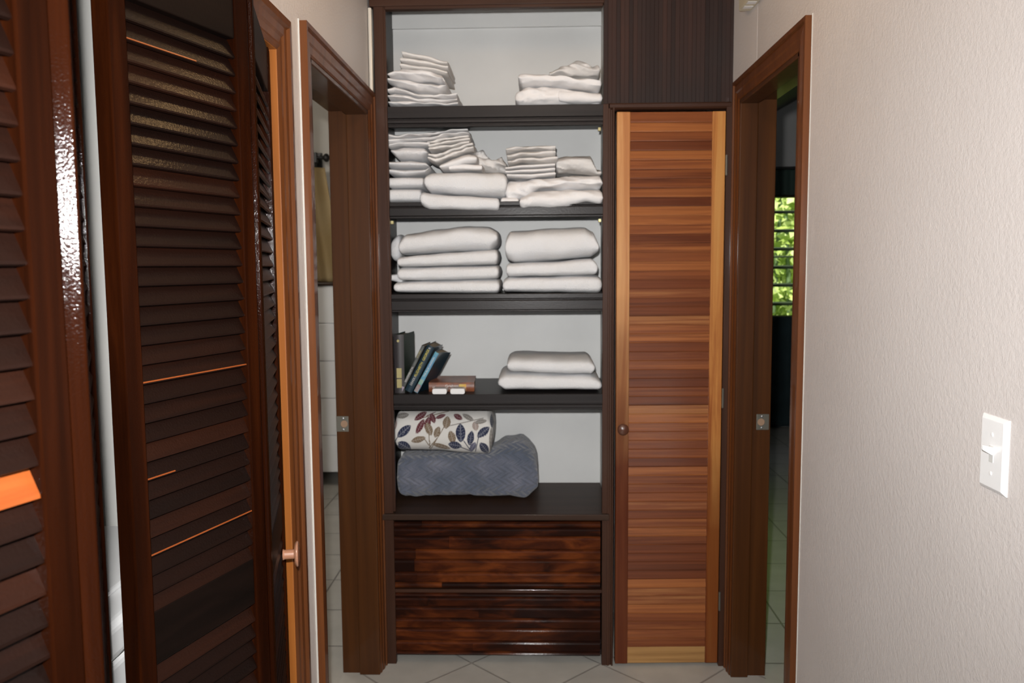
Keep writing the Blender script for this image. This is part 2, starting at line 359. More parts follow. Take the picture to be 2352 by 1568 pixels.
# left doorway A
tA = struct(casing(XL, 1, A0, A1, AZ, .07, prof(.07), M_jambR, 'c'), 'trim_1', M_jambR, 'brown timber frame of the left doorway')
j = MB(); j.box(-.712, XL+.008, A1-.001, A1+.012, 0, AZ+.012); j.box(-.712, XL+.008, A0-.012, A0+.001, 0, AZ+.012); j.box(-.712, XL+.008, A0-.012, A1+.012, AZ-.001, AZ+.012)
j.build('jamb', M_jamb, tA, bevel=.002)
j = MB(); j.box(-.648, XL+.009, A1-.015, A1, 0, AZ); j.box(-.648, XL+.009, A0, A0+.015, 0, AZ); j.box(-.648, XL+.009, A0, A1, AZ-.015, AZ)
j.build('door_stop', M_jamb, tA, bevel=.003)
def strike(par, xc, sgn, Y, z):
    p = MB().box(xc-.022, xc+.022, Y-.0025, Y, z-.028, z+.028).build('strike_plate', M_steel, par, bevel=.002)
    MB().lathe((xc+sgn*.006, Y-.0022, z), (0, -1, 0), [(0, .013), (.0012, .012)], 20).build('latch_hole', M_hole, p)
    for dz in (-.020, .020):
        MB().lathe((xc+sgn*.003, Y-.002, z+dz), (0, -1, 0), [(0, .0042), (.0015, .0036), (.002, .001)], 12).build('screw', M_screw, p)
strike(tA, -.690, 1, A1-.001, .922)
# right doorway B
tB = struct(casing(XR, -1, B0, B1, BZ, .07, prof(.07, .018), M_jambR, 'c'), 'trim_2', M_jambR, 'brown timber frame of the right doorway')
j = MB(); j.box(XR-.008, .817, B1-.001, B1+.012, 0, BZ+.012); j.box(XR-.008, .817, B0-.012, B0+.001, 0, BZ+.012); j.box(XR-.008, .817, B0-.012, B1+.012, BZ-.001, BZ+.012)
j.build('jamb', M_jamb, tB, bevel=.002)
j = MB(); j.box(XR-.009, .752, B1-.015, B1, 0, BZ); j.box(XR-.009, .752, B0, B0+.015, 0, BZ); j.box(XR-.009, .752, B0, B1, BZ-.015, BZ)
j.build('door_stop', M_jamb, tB, bevel=.003)
strike(tB, .790, -1, B1-.001, .926)
# closet opening frame
tC = struct(casing(XL, 1, K0, K1, KZ, .08, [(0, -.0005), (0, .012), (.010, .016), (.020, .010), (.034, .012), (.040, .016), (.056, .017), (.062, .024), (.080, .022), (.080, -.0005)], M_jambR, 'c'),
            'trim_3', M_jambR, 'moulded timber frame around the bifold closet opening')
j = MB(); j.box(-.712, XL+.011, K1-.001, K1+.012, 0, KZ+.012); j.box(-.712, XL+.011, K0-.012, K0+.001, 0, KZ+.012); j.box(-.712, XL+.011, K0-.012, K1+.012, KZ-.001, KZ+.012)
j.build('jamb', M_orange, tC, bevel=.002)['label'] = 'amber varnished jamb'
# narrow caulk lines at frame edges
MB().box(XL-.001, XL+.004, A0-.0715, A0-.0695, 0, AZ+.074).build('caulk_line', M_seal, tA)
MB().box(XR-.002, XR+.001, B0-.0725, B0-.0695, 0, BZ+.074).build('caulk_line', M_seal, tB)

# ------------------------------------------------------------------ bifold louvered doors
def leaf(root, name, A, Bp, zb, zt, n_side, stile_w=.033, t=.030, mids=(), pitch=.0287, worn=(), edges=(), rails=(.095, .12), lean=0):
    """panel between plan points A and Bp (front corners); n_side=+1: front normal to the right of A->B"""
    A = Vector((*A, 0)); Bp = Vector((*Bp, 0)); d = (Bp-A); L = d.length; d.normalize()
    n = Vector((d.y, -d.x, 0))*n_side
    z = Vector((0, 0, 1)); mb = MB()
    def bar(s0, s1, z0, z1, f0=0, f1=t):
        mb.obox(A+d*s0-n*f0+z*z0, d*(s1-s0), -n*(f1-f0), z*(z1-z0))
    bar(stile_w, L-stile_w, zb, zb+rails[1], .003, t-.003)
    p = mb.build(name, M_raildk, root, bevel=.002)
    for s0, s1 in ((0, stile_w), (L-stile_w, L)):
        mb = MB(); bar(s0, s1, zb, zt); mb.build('stile', M_bifold, p, bevel=.0022)
    for m0, m1 in tuple(mids)+((zt-rails[0], zt),):
        mb = MB(); bar(stile_w, L-stile_w, m0, m1, .003, t-.003); mb.build('rail', M_raildk, p, bevel=.002)
    # slats: shingled, lower edge forward
    zones = []; lo = zb+rails[1]
    for m0, m1 in sorted(mids): zones.append((lo, m0)); lo = m1
    zones.append((lo, zt-rails[0]))
    k = 0; sl = MB(); wn_ = MB()
    ang = R_(27)
    for z0, z1 in zones:
        cnt = max(1, round((z1-z0)/pitch)); pp = (z1-z0)/cnt
        for i in range(cnt):
            zc = z0+pp*(i+.5)
            h = .0395; th = .0065
            up = z*math.cos(ang)*h - n*math.sin(ang)*h
            nn = (n*math.cos(ang)+z*math.sin(ang))*th
            o = A+d*(stile_w-.002)-n*(t*.5)+z*zc - up*.5 - nn*.5
            tgt = wn_ if k in worn else sl
            # slightly rounded slat cross section
            e = d*(L-2*stile_w+.004)
            cs = [o+nn*.15, o+nn*.85+up*-.01, o+up*.06+nn, o+up*.94+nn, o+up+nn*.8, o+up+nn*.2, o+up*.94, o+up*.06]
            tgt.quadloft([cs, [c+e for c in cs]])
            for (ke, f0, f1) in edges:
                if ke == k:
                    q0 = o+up*.02+nn*1.02+e*f0; ed = MB(); ed.obox(q0, e*(f1-f0), up*.055, nn*.12); ed.build('worn_edge', M_worn, p)
            k += 1
    sl.build('louver_slats', M_slatdk, p)
    if wn_.v: wn_.build('worn_slat', M_worn, p)['label'] = 'slats worn to bare orange timber'
    return p, A, d, n, L
DB, DT = .012, 1.950
b2 = thing('louvered_bifold_door', (-.583, 1.85, 0), 'dark louvered bifold door folded open at the far side of the closet, with a copper coloured knob', 'bifold door', 'louvered bifold closet doors')
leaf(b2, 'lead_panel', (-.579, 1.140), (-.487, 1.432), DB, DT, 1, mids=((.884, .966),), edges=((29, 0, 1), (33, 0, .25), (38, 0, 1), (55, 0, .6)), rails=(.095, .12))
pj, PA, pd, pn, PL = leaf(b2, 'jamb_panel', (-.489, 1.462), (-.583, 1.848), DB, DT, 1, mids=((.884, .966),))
kc = atY(655, 1278, 1.755)
kb = MB()
# knob near the jamb side of the folded panel
s = .296; base = PA+pd*s+Vector((0, 0, .848))
kb.lathe(base, pn, [(0, .012), (.004, .0105), (.024, .0105), (.026, .024), (.030, .028), (.033, .027), (.035, .014), (.0355, .001)], 28)
kb.build('knob', M_copper, pj, smooth=False, bevel=.0006)['label'] = 'copper coloured round knob'
b1 = thing('louvered_bifold_door', (-.56, .36, 0), 'dark louvered bifold door nearest the camera, cut off by the left edge, with one bare orange slat', 'bifold door', 'louvered bifold closet doors')
V1 = Vector((-.415, .7166)); dd = Vector((.300, .954)).normalized()
P1 = V1-dd*.372
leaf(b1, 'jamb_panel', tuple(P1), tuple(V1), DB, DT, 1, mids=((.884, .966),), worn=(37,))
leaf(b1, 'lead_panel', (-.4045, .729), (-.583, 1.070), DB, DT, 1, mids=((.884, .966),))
b1['label'] = 'dark louvered bifold door nearest the camera, cut off by the left edge, with one bare orange slat'

# top loading washer in the closet
ws = thing('washing_machine', (-.99, 1.40, 0), 'white top-loading washing machine in the closet behind the bifold doors', 'washing machine')
MB().box(-1.30, -.667, 1.09, 1.717, .03, .858).build('cabinet', M_white, ws, bevel=.012, seg=3)
MB().box(-1.305, -.660, 1.085, 1.722, .862, .925).build('top_deck', M_white, ws, bevel=.015, seg=4)
MB().box(-1.18, -.72, 1.15, 1.66, .9255, .936).build('lid', M_white, ws, bevel=.006)
MB().box(-1.305, -1.20, 1.085, 1.722, .926, 1.06).build('control_console', M_white, ws, bevel=.012)
for x in (-1.24, -.72):
    for y in (1.15, 1.66): MB().lathe((x, y, 0), (0, 0, 1), [(0, .02), (.035, .018)], 12).build('foot', M_black, ws)

# ------------------------------------------------------------------ built-in linen cabinet
cab = thing('linen_cabinet', (.06, 3.17, 0), 'floor-to-ceiling built-in cabinet with open shelves of linen, drawers and a louvered closet door', 'cabinet')
CT = CE-.002
XS0, XS1 = -.5795, -.520      # left stile
XO1 = .236                    # right edge of opening
m = MB(); m.box(XS0+.018, XS1-.008, D, D+.024, 0, CT); m.box(XS1-.010, XS1, D+.004, D+.022, .58, CT)
m.build('left_stile', M_frame, cab, bevel=.002)
MB().box(XS0, XS0+.012, D-.008, D+.02, .60, 2.372).build('edge_strip', M_brightedge, cab, bevel=.003)['label'] = 'bright strip along the edge of the left stile'  # strip lighter than the stile, along its outer edge
MB().box(XS0-.0005, XS0+.016, D-.012, D-.004, 1.270, 1.375).build('hinge_leaf', M_seal, cab, bevel=.001)['label'] = 'grey hinge leaf'
m = MB(); m.box(XO1, XO1+.020, D, D+.03, 0, 2.036); m.box(XO1+.018, XO1+.026, D-.004, D+.026, 0, 2.02); m.box(XO1+.026, XO1+.034, D+.003, D+.026, 0, 2.02); m.box(XO1+.034, XO1+.040, D-.005, D+.026, 0, 2.026)
m.build('centre_stile', M_frame, cab, bevel=.0015)
m = MB(); m.box(XS0+.004, XO1+.004, D-.004, D+.024, 2.376, CT); m.box(XS1-.004, XO1, D+.0, D+.03, 2.366, 2.384)
m.build('top_rail', M_frameH, cab, bevel=.003)
MB().box(XS0+.002, XS0+.012, D+.024, 3.385, 0, CT).build('side_panel', M_shelf, cab)
MB().box(.262, .272, D+.03, 3.385, 0, CT).build('side_panel', M_wallw, cab)
MB().box(XS0+.002, .262, 3.385, 3.40, .56, CT).build('back_panel', M_back, cab)
MB().box(XS0+.012, .262, 3.370, 3.385, 2.418, 2.505).build('back_batten', M_back, cab, bevel=.001)
MB().box(XS0+.012, .262, D+.024, 3.385, 2.505, 2.52).build('cabinet_top', M_back, cab)
# shelves with moulded lips
def shelf(name, zt, lip, board=.018, Y0=D, strips=None):
    m = MB(); m.box(XS0+.012, .262, Y0+.018, 3.384, zt-board, zt)
    for (a, b, y) in strips: m.box(XS1-.0, XO1+.002, Y0+y, Y0+.022, b, a)
    m.build('shelf', M_shelf, cab, bevel=.002)
Z = 1.475
shelf('shelf', Z+.561, 0, strips=[(Z+.561, Z+.520, 0), (Z+.520, Z+.514, .006), (Z+.514, Z+.503, .001), (Z+.503, Z+.497, .006), (Z+.498, Z+.490, .004)])
shelf('shelf', Z+.229, 0, strips=[(Z+.229, Z+.214, .003), (Z+.214, Z+.209, .008), (Z+.209, Z+.180, 0), (Z+.180, Z+.172, .006)])
shelf('shelf', Z-.098, 0, strips=[(Z-.097, Z-.115, 0), (Z-.115, Z-.121, .007), (Z-.121, Z-.155, .001), (Z-.155, Z-.162, .007)])
shelf('shelf', Z-.460, 0, strips=[(Z-.460, Z-.494, 0), (Z-.494, Z-.499, .006), (Z-.499, Z-.510, .001), (Z-.510, Z-.517, .006)])
m = MB(); m.box(XS0+.010, .262, D-.014, 3.384, .553, .576)
m.build('counter', M_counter, cab, bevel=.003)
# drawers: fronts of five overlapping horizontal boards
def drawer(z0, z1, edges):
    m = MB(); X0, X1 = -.545, .231; e = [z1]+edges+[z0]
    for a, b in zip(e[:-1], e[1:]):
        h = a-b; xs = X0
        # a board may be made of two lengths butted together
        cuts = sorted([X0, X1]+([random.uniform(X0+.08, X0+.34)] if random.random() < .65 else []))
        for c0, c1 in zip(cuts[:-1], cuts[1:]):
            m.quadloft([[(x, D+.034, b), (x, D+.012, b), (x, D+.008, b+.003), (x, D+.006, a-.011), (x, D+.0085, a-.006), (x, D+.015, a), (x, D+.034, a)] for x in (c0, c1)])
    dr = m.build('drawer_front', M_drawer, cab, bevel=.0008)
    return dr
def zz(y): return round(float(atY(1140, y, D+.008).z), 4)
drawer(zz(1351), zz(1199), [zz(1212), zz(1232), zz(1262), zz(1285), zz(1314), zz(1338)])
drawer(zz(1503), zz(1362), [zz(1371), zz(1393), zz(1420), zz(1443), zz(1472), zz(1496)])
m = MB(); m.box(XS0+.022, .236, D+.004, D+.03, zz(1360), zz(1353)); m.box(XS0+.020, -.546, D+.004, D+.03, 0.03, .553)
m.build('drawer_rail', M_frameH, cab, bevel=.001)
MB().box(XS0+.012, .262, D+.085, D+.10, 0, .06).build('toe_kick', M_shelf, cab)
MB().box(XS0+.012, .262, D+.034, 3.36, .03, .045).build('cabinet_bottom', M_shelf, cab)
# upper tongue and groove panel
m = MB(); x = XO1+.002; k = 0
while x < .683:
    wd = .0145; x2 = min(x+wd, .684)
    m.prism([(x, D+.02, 2.036), (x, D+.0012, 2.036), (x+.0008, D+(k%3)*.0004, 2.036), (x2-.0008, D+(k%3)*.0004, 2.036), (x2, D+.0012, 2.036), (x2, D+.02, 2.036)], (0, 0, CT-2.036))
    x = x2; k += 1
m.build('upper_panel', M_tongue, cab)
m = MB(); m.prism([(XO1+.022, D+.02, 2.037), (XO1+.022, D-.004, 2.037), (XO1+.022, D-.007, 2.031), (XO1+.022, D-.004, 2.022), (XO1+.022, D+.002, 2.016), (XO1+.022, D+.02, 2.013)], (.42, 0, 0))
m.build('door_head_rail', M_frameH, cab, bevel=.001)
m = MB(); m.box(.664, .684, D-.002, D+.026, 0, 2.036); m.build('right_stile', M_frame, cab, bevel=.002)
struct(MB().prism([(.6845, D, 0), (.702, D, 0), (.702, 3.42, 0), (.6845, 3.42, 0)], (0, 0, CE)).prism([(.6843, D-.001, BZ+.072), (.6995, 2.70, BZ+.072), (.702, 2.70, BZ+.072), (.702, D-.001, BZ+.072)], (0, 0, CE-BZ-.073)), 'wall_return', M_wall, 'plaster return of the right wall beside the cabinet')
# louvered closet door, hinged on the right, standing a little ajar
hx, lx = .662, .284
dv = Vector((lx-hx, -.012, 0)); Ld = dv.length; dv.normalize(); nv = Vector((dv.y, -dv.x, 0))*1.0
if nv.y > 0: nv = -nv
O = Vector((hx, D+.001, 0)); zb, zt = .012, 2.006
def dbar(mb, s0, s1, z0, z1, f=0, t=.030): mb.obox(O+dv*s0+nv*(-f)+Vector((0, 0, z0)), dv*(s1-s0), -nv*(t-f), Vector((0, 0, z1-z0)))
door = MB(); dbar(door, .045, Ld-.045, zb, zb+.062, .004)
dobj = door.build('closet_door', M_tan, cab, bevel=.0015)
tr_ = MB(); dbar(tr_, .045, Ld-.045, zt-.03, zt, .010); tr_.build('top_rail', M_lslat, dobj, bevel=.001)
dobj['label'] = 'reddish louvered closet door of mixed hardwood slats, slightly ajar'
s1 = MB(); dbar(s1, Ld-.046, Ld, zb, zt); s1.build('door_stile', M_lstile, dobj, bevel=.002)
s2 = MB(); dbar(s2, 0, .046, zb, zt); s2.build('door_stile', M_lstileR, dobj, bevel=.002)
sl = MB(); n_sl = 60; z0, z1 = zb+.062, zt-.004; pp = (z1-z0)/n_sl
for i in range(n_sl):
    za = z0+pp*i; e = dv*(Ld-.092+.004); st = O+dv*.044
    def P(f, z): return st-nv*f+Vector((0, 0, z))
    cs = [P(.0035, za), P(.0028, za+.004), P(.0095, za+pp+.004), P(.018, za+pp+.004), P(.012, za)]
    sl.quadloft([cs, [c+e for c in cs]])
sl.build('louver_slats', M_lslat, dobj)
kn = MB(); kp = O+dv*(Ld-.023)+Vector((0, 0, 1.475-.583))
kn.lathe(kp, nv, [(0, .009), (.012, .008), (.015, .017), (.020, .0205), (.026, .020), (.030, .015), (.032, .004), (.0325, .001)], 28)
kn.build('knob', M_knob, dobj, smooth=True)['label'] = 'round brown wooden knob'
for hz in (.25, 1.0, 1.82):
    MB().lathe((hx+.003, D-.006, hz-.035), (0, 0, 1), [(0, .004), (.07, .004)], 10).build('hinge', M_steel, dobj)
# small brass catches in the shelf corners
for (cx, cz) in ((.226, Z+.486), (-.516, Z+.166), (.228, Z+.166)):
    MB().box(cx-.005, cx+.005, D+.03, D+.045, cz-.012, cz).build('catch', M_bkGold, cab, bevel=.001)

# ------------------------------------------------------------------ folded linen
def lerp_pts(pts, x):
    if x <= pts[0][0]: return pts[0][1]
    for (a, va), (b, vb) in zip(pts[:-1], pts[1:]):
        if x <= b:
            t = (x-a)/(b-a); t = t*t*(3-2*t)*.5+t*.5
            return va+(vb-va)*t
    return pts[-1][1]
def slab(mb, top, bot, Y0, depth, ex=4.0, endr=.24, amp=.003, freq=14, seed=0, M_=84, ns=48, wr=0, tilt=0, shear=0, capx=2.6):
    """pillowy folded layer. top/bot: pixel polylines of its front face at distance Y0"""
    x0 = min(top[0][0], bot[0][0]); x1 = max(top[-1][0], bot[-1][0]); rings = []
    sv = Vector((seed*3.1, seed*1.7, seed*.9))
    for i in range(M_+1):
        u = -math.cos(math.pi*i/M_)            # dense near both ends
        u = .55*u+.45*(2*i/M_-1)
        px = x0+(x1-x0)*(u+1)/2
        yt, yb = lerp_pts(top, px), lerp_pts(bot, px)
        a, b = atY(px, yt, Y0), atY(px, yb, Y0)
        zc = (a.z+b.z)/2; hh = max((a.z-b.z)/2, .002); X = (a.x+b.x)/2
        # ends taper like a fold
        xa, xb = atY(x0, (yt+yb)/2, Y0).x, atY(x1, (yt+yb)/2, Y0).x
        rr = max(hh*endr*2, .004); de = min(X-xa, xb-X); tt = max(0, min(1, de/rr))
        k = (1-(1-tt)**capx)**(1/capx) if tt < 1 else 1
        k = max(k, .02)
        ring = []
        for j in range(ns):
            th = 2*math.pi*j/ns
            c, s = math.cos(th), math.sin(th)
            sy = math.copysign(abs(c)**(2/ex), c); sz = math.copysign(abs(s)**(2/ex), s)
            hd = depth/2-(1-k)*rr*.8
            p = Vector((X, Y0+depth/2-sy*hd, zc+sz*hh*k+tilt*(sy*-1)*.5*hh))
            p.x += shear*(p.z-zc)
            # front face roundness: keep the nose short
            if sy > 0 and depth > .1:
                p.y = Y0+(1-sy)*hd*(1 if sy < .7 else 1) if False else p.y
            nz = noise.noise_vector((p+sv)*freq)
            p += Vector((nz.x*amp*.5, nz.y*amp*1.6, nz.z*amp))*(1 if k > .3 else .4)
            if wr:
                q_ = Vector(((p.x+sv.x)*16+(p.z*40), p.y*9+sv.y, (p.z+sv.z)*46))
                nz = (1-abs(noise.noise(q_))*2.6)*.8 + noise.noise(q_*2.3)*.5
                p.y -= nz*wr*1.5; p.z += (noise.noise(q_*1.4))*wr*.8
            ring.append(p)
        rings.append(ring)
    mb.quadloft(rings)
def layers(mb, top, bot, Y0, depth, n, seed=0, **kw):
    """n folds between the two outlines, each a slab, ends and fronts a little uneven"""
    rnd = random.Random(seed)
    xs = sorted(set([p[0] for p in top]+[p[0] for p in bot]))
    for i in range(n):
        f0, f1 = i/n, (i+1)/n
        jl, jr = rnd.uniform(-3, 3), rnd.uniform(-4, 3)
        def cv(f):
            r = []
            for x in xs:
                a, b = lerp_pts(top, x), lerp_pts(bot, x); r.append((x, b+(a-b)*f))
            r[0] = (r[0][0]+jl, r[0][1]); r[-1] = (r[-1][0]+jr, r[-1][1]); return r
        slab(mb, cv(f1), cv(f0), Y0+rnd.uniform(0, .010), depth-rnd.uniform(0, .02), seed=seed*7+i, **kw)
def linen(name, label, cat, group, mat, top, bot, Y0=2.985, depth=.30, n=1, seed=1, extra=None, **kw):
    mb = MB()
    if n == 1: slab(mb, top, bot, Y0, depth, seed=seed, **kw)
    else: layers(mb, top, bot, Y0, depth, n, seed=seed, **kw)
    if extra:
        for e in extra: slab(mb, e[0], e[1], e[2], e[3], seed=seed+40, M_=18, ns=20, **{k: v for k, v in kw.items() if k in ('amp', 'freq')})
    o = mb.build(name, mat, smooth=True)
    tag(o, label, cat, group); return o
G1 = 'linen piled on the top shelf'; G2 = 'linen piled on the second shelf'; G3 = 'bath towels stacked on the third shelf'; G4 = 'towels on the book shelf'
# top shelf, left pile
linen('folded_sheet', 'thick white folded sheet at the bottom of the left pile on the top shelf', 'sheet', G1, M_sheet,
      [(888, 200), (905, 193), (960, 212), (1000, 216), (1046, 212)], [(888, 240), (910, 245), (1050, 242)], n=3, seed=2, amp=.004, ex=2.6, depth=.34, wr=.006)
linen('folded_sheet', 'bulky white sheet in the middle of the left pile on the top shelf', 'sheet', G1, M_sheet,
      [(889, 164), (919, 152), (985, 155), (1012, 166), (1026, 184)], [(889, 186), (912, 195), (960, 210), (1005, 210), (1026, 198)], n=2, seed=3, amp=.005, ex=2.3, depth=.33, wr=.006, endr=.5)
linen('folded_pillowcase', 'small tilted folded cloth on top of the left pile on the top shelf', 'pillowcase', G1, M_creamt,
      [(920, 112), (965, 122), (1027, 137)], [(921, 158), (950, 160), (1031, 171)], n=3, seed=4, amp=.003, ex=2.8, Y0=3.0, depth=.27, wr=.004)
# top shelf, right pile
linen('folded_duvet_cover', 'large rumpled white cover at the bottom of the right pile on the top shelf', 'bedding', G1, M_sheet,
      [(1182, 200), (1205, 195), (1251, 191), (1320, 200), (1352, 206), (1384, 205)], [(1184, 240), (1196, 247), (1300, 243), (1384, 243)], n=1, seed=5, amp=.008, ex=2.7, depth=.34, wr=.007, endr=.35,
      extra=[([(1280, 204), (1384, 209)], [(1280, 234), (1384, 238)], 2.972, .2)])
linen('folded_duvet_cover', 'smooth white cover on top of the right pile on the top shelf', 'bedding', G1, M_sheet,
      [(1190, 166), (1214, 163), (1256, 165), (1352, 172), (1382, 176)], [(1192, 190), (1200, 195), (1278, 194), (1340, 201), (1380, 207)], n=1, seed=6, amp=.005, ex=2.8, depth=.33, wr=.006)
linen('crumpled_sheet', 'crumpled white sheet heaped at the back right of the top shelf', 'sheet', G1, M_creamt,
      [(1262, 160), (1300, 142), (1330, 131), (1347, 133), (1363, 146), (1379, 143)], [(1262, 176), (1379, 178)], n=1, seed=7, Y0=3.15, depth=.20, amp=.010, freq=18, ex=2.2, wr=.006)
# second shelf, left
linen('folded_towel', 'bottom folded towel of the left column on the second shelf', 'towel', G2, M_towel,
      [(889, 431), (968, 431)], [(889, 466), (968, 465)], seed=10, Y0=2.99, amp=.002)
linen('folded_towel', 'second towel from the bottom of the left column on the second shelf', 'towel', G2, M_towel,
      [(889, 405), (972, 405)], [(889, 431), (972, 431)], seed=11, Y0=2.985, amp=.002)
linen('folded_towel', 'loosely rolled towel in the middle of the left column on the second shelf', 'towel', G2, M_towel,
      [(889, 368), (940, 365), (975, 370), (986, 380)], [(889, 399), (930, 405), (975, 400), (986, 388)], n=2, seed=12, Y0=2.985, amp=.003, ex=2.4, endr=.5)
linen('folded_towel', 'small oval rolled towel second from the top of the left column on the second shelf', 'towel', G2, M_towel,
      [(896, 340), (925, 331), (970, 333), (981, 342)], [(896, 352), (912, 366), (965, 366), (981, 356)], n=1, seed=13, Y0=2.985, amp=.003, ex=2.2, endr=.7)
linen('folded_sheet', 'wide draped sheet at the very top of the left column on the second shelf', 'sheet', G2, M_sheet,
      [(888, 302), (915, 308), (950, 305), (990, 299), (1040, 295), (1077, 294)], [(888, 332), (915, 326), (990, 322), (1040, 310), (1077, 309)], n=2, seed=14, Y0=2.98, amp=.004, ex=2.3, wr=.006)
linen('folded_sheet', 'drooping thin sheet just beneath the top sheet of the left column on the second shelf', 'sheet', G2, M_sheet,
      [(890, 328), (920, 322), (987, 320)], [(892, 340), (915, 333), (987, 336)], seed=15, Y0=2.99, amp=.003, ex=2.2)
linen('folded_pillowcase', 'stack of thin folded cloths under the right end of the draped sheet, second shelf', 'pillowcase', G2, M_creamt,
      [(984, 322), (1030, 314), (1071, 310)], [(984, 346), (1030, 338), (1079, 330)], n=3, seed=16, Y0=2.985, depth=.28, amp=.003, wr=.004)
linen('folded_pillowcase', 'slanting folded cloths sliding to the right in the middle of the second shelf', 'pillowcase', G2, M_creamt,
      [(982, 352), (1000, 352), (1040, 338), (1080, 326)], [(984, 366), (1000, 372), (1045, 356), (1086, 342)], n=2, seed=17, Y0=2.975, depth=.28, amp=.003, wr=.004)
linen('folded_towel', 'slanting thick towel above the large front towels on the second shelf', 'towel', G2, M_sheet,
      [(1008, 374), (1040, 358), (1075, 348), (1093, 350)], [(1010, 390), (1035, 389), (1070, 378), (1095, 374)], n=1, seed=18, Y0=2.965, depth=.27, amp=.004, ex=2.3, endr=.4)
linen('folded_towel', 'flat white cloth lying under the slanting towel on the second shelf', 'towel', G2, M_sheet,
      [(1032, 380), (1065, 375), (1108, 375)], [(1030, 391), (1108, 391)], seed=19, Y0=2.97, depth=.25, amp=.003)
linen('crumpled_cloth', 'crumpled greyish cloths behind the front towels in the middle of the second shelf', 'cloth', G2, M_creamt,
      [(1080, 350), (1092, 343), (1106, 341), (1118, 355), (1132, 364), (1150, 354), (1161, 370)], [(1080, 392), (1163, 392)], seed=20, Y0=3.10, depth=.2, amp=.012, freq=20, ex=2.1, wr=.008)
linen('folded_towel', 'large plump towel, upper of the two overhanging the front of the second shelf', 'towel', G2, M_towel,
      [(973, 397), (990, 392), (1060, 391), (1140, 391), (1163, 396)], [(975, 432), (985, 440), (1057, 446), (1150, 451), (1164, 450)], seed=21, Y0=2.935, depth=.33, amp=.004, ex=3.4, endr=.2)
linen('folded_towel', 'large towel, lower of the two overhanging the front of the second shelf', 'towel', G2, M_towel,
      [(963, 437), (990, 441), (1057, 447), (1147, 452)], [(964, 472), (985, 481), (1010, 482), (1100, 484), (1143, 484)], seed=22, Y0=2.927, depth=.32, amp=.003, endr=.3)
# second shelf, right
linen('folded_pillowcase', 'rumpled pillowcases at the top of the neat stack on the second shelf', 'pillowcase', G2, M_creamt,
      [(1165, 337), (1200, 333), (1240, 330), (1278, 330)], [(1163, 380), (1200, 372), (1240, 374), (1277, 370)], n=3, seed=23, Y0=3.02, depth=.26, amp=.005, ex=2.4, wr=.004)
linen('folded_pillowcase', 'crisply folded pillowcases forming the base of the neat stack on the second shelf', 'pillowcase', G2, M_sheet,
      [(1162, 381), (1200, 376), (1240, 374), (1275, 372)], [(1167, 406), (1220, 408), (1273, 403)], n=3, seed=24, Y0=2.975, depth=.28, amp=.002, ex=3)
linen('folded_sheet', 'smooth grey-shaded sheet behind the wrinkled sheet at the right of the second shelf', 'sheet', G2, M_creamt,
      [(1277, 357), (1324, 351), (1357, 353), (1372, 385)], [(1277, 396), (1320, 394), (1382, 402)], n=1, seed=25, Y0=3.08, depth=.25, amp=.006, ex=2.6, wr=.006)
linen('fitted_sheet', 'widely gathered wrinkled fitted sheet on the right of the second shelf', 'sheet', G2, M_sheet,
      [(1167, 410), (1203, 406), (1281, 404), (1330, 398), (1378, 402), (1385, 412)], [(1160, 470), (1190, 462), (1239, 436), (1385, 434)], n=1, seed=26, Y0=2.97, depth=.33, amp=.007, freq=16, ex=2.4, wr=.007,
      extra=[([(1149, 451), (1192, 452)], [(1149, 473), (1192, 474)], 2.955, .2)])
linen('folded_sheet', 'big soft sheet overhanging the shelf front below the fitted sheet', 'sheet', G2, M_sheet,
      [(1193, 450), (1227, 435), (1300, 430), (1385, 430)], [(1193, 480), (1205, 484), (1250, 482), (1312, 479), (1350, 470), (1386, 474)], n=1, seed=27, Y0=2.935, depth=.33, amp=.006, ex=2.7, wr=.004)
# third shelf
linen('bath_towel', 'bottom bath towel of the left stack on the third shelf', 'towel', G3, M_towel,
      [(903, 648), (940, 645), (1144, 641)], [(903, 674), (1147, 676)], seed=30, Y0=2.955, depth=.36, amp=.0025, endr=.4,
      extra=[([(896, 630), (925, 626)], [(896, 645), (925, 652)], 3.0, .12)])
linen('bath_towel', 'second bath towel from the bottom of the left stack on the third shelf', 'towel', G3, M_towel,
      [(911, 614), (1040, 611), (1144, 608)], [(911, 645), (1040, 645), (1145, 641)], seed=31, Y0=2.955, depth=.36, amp=.0025, endr=.3)
linen('bath_towel', 'third bath towel from the bottom of the left stack on the third shelf', 'towel', G3, M_towel,
      [(912, 590), (960, 584), (1042, 578), (1143, 570)], [(911, 614), (1040, 611), (1143, 608)], seed=32, Y0=2.955, depth=.36, amp=.0025, endr=.3)
linen('bath_towel', 'thick domed bath towel on top of the left stack on the third shelf', 'towel', G3, M_towel,
      [(914, 548), (930, 534), (1004, 524), (1066, 515), (1120, 517), (1143, 530)], [(915, 586), (960, 583), (1042, 577), (1122, 579), (1142, 562)], seed=33, Y0=2.955, depth=.36, amp=.004, ex=2.9, endr=.18,
      extra=[([(899, 545), (922, 530)], [(895, 600), (920, 602)], 3.05, .16)])
linen('bath_towel', 'bottom bath towel of the right stack on the third shelf', 'towel', G3, M_towel,
      [(1154, 640), (1170, 636), (1384, 632)], [(1156, 672), (1384, 675)], seed=34, Y0=2.955, depth=.36, amp=.003, endr=.35)
linen('bath_towel', 'middle bath towel of the right stack on the third shelf', 'towel', G3, M_towel,
      [(1162, 604), (1267, 600), (1360, 592), (1373, 600)], [(1162, 636), (1374, 633)], seed=35, Y0=2.96, depth=.35, amp=.003, endr=.3)
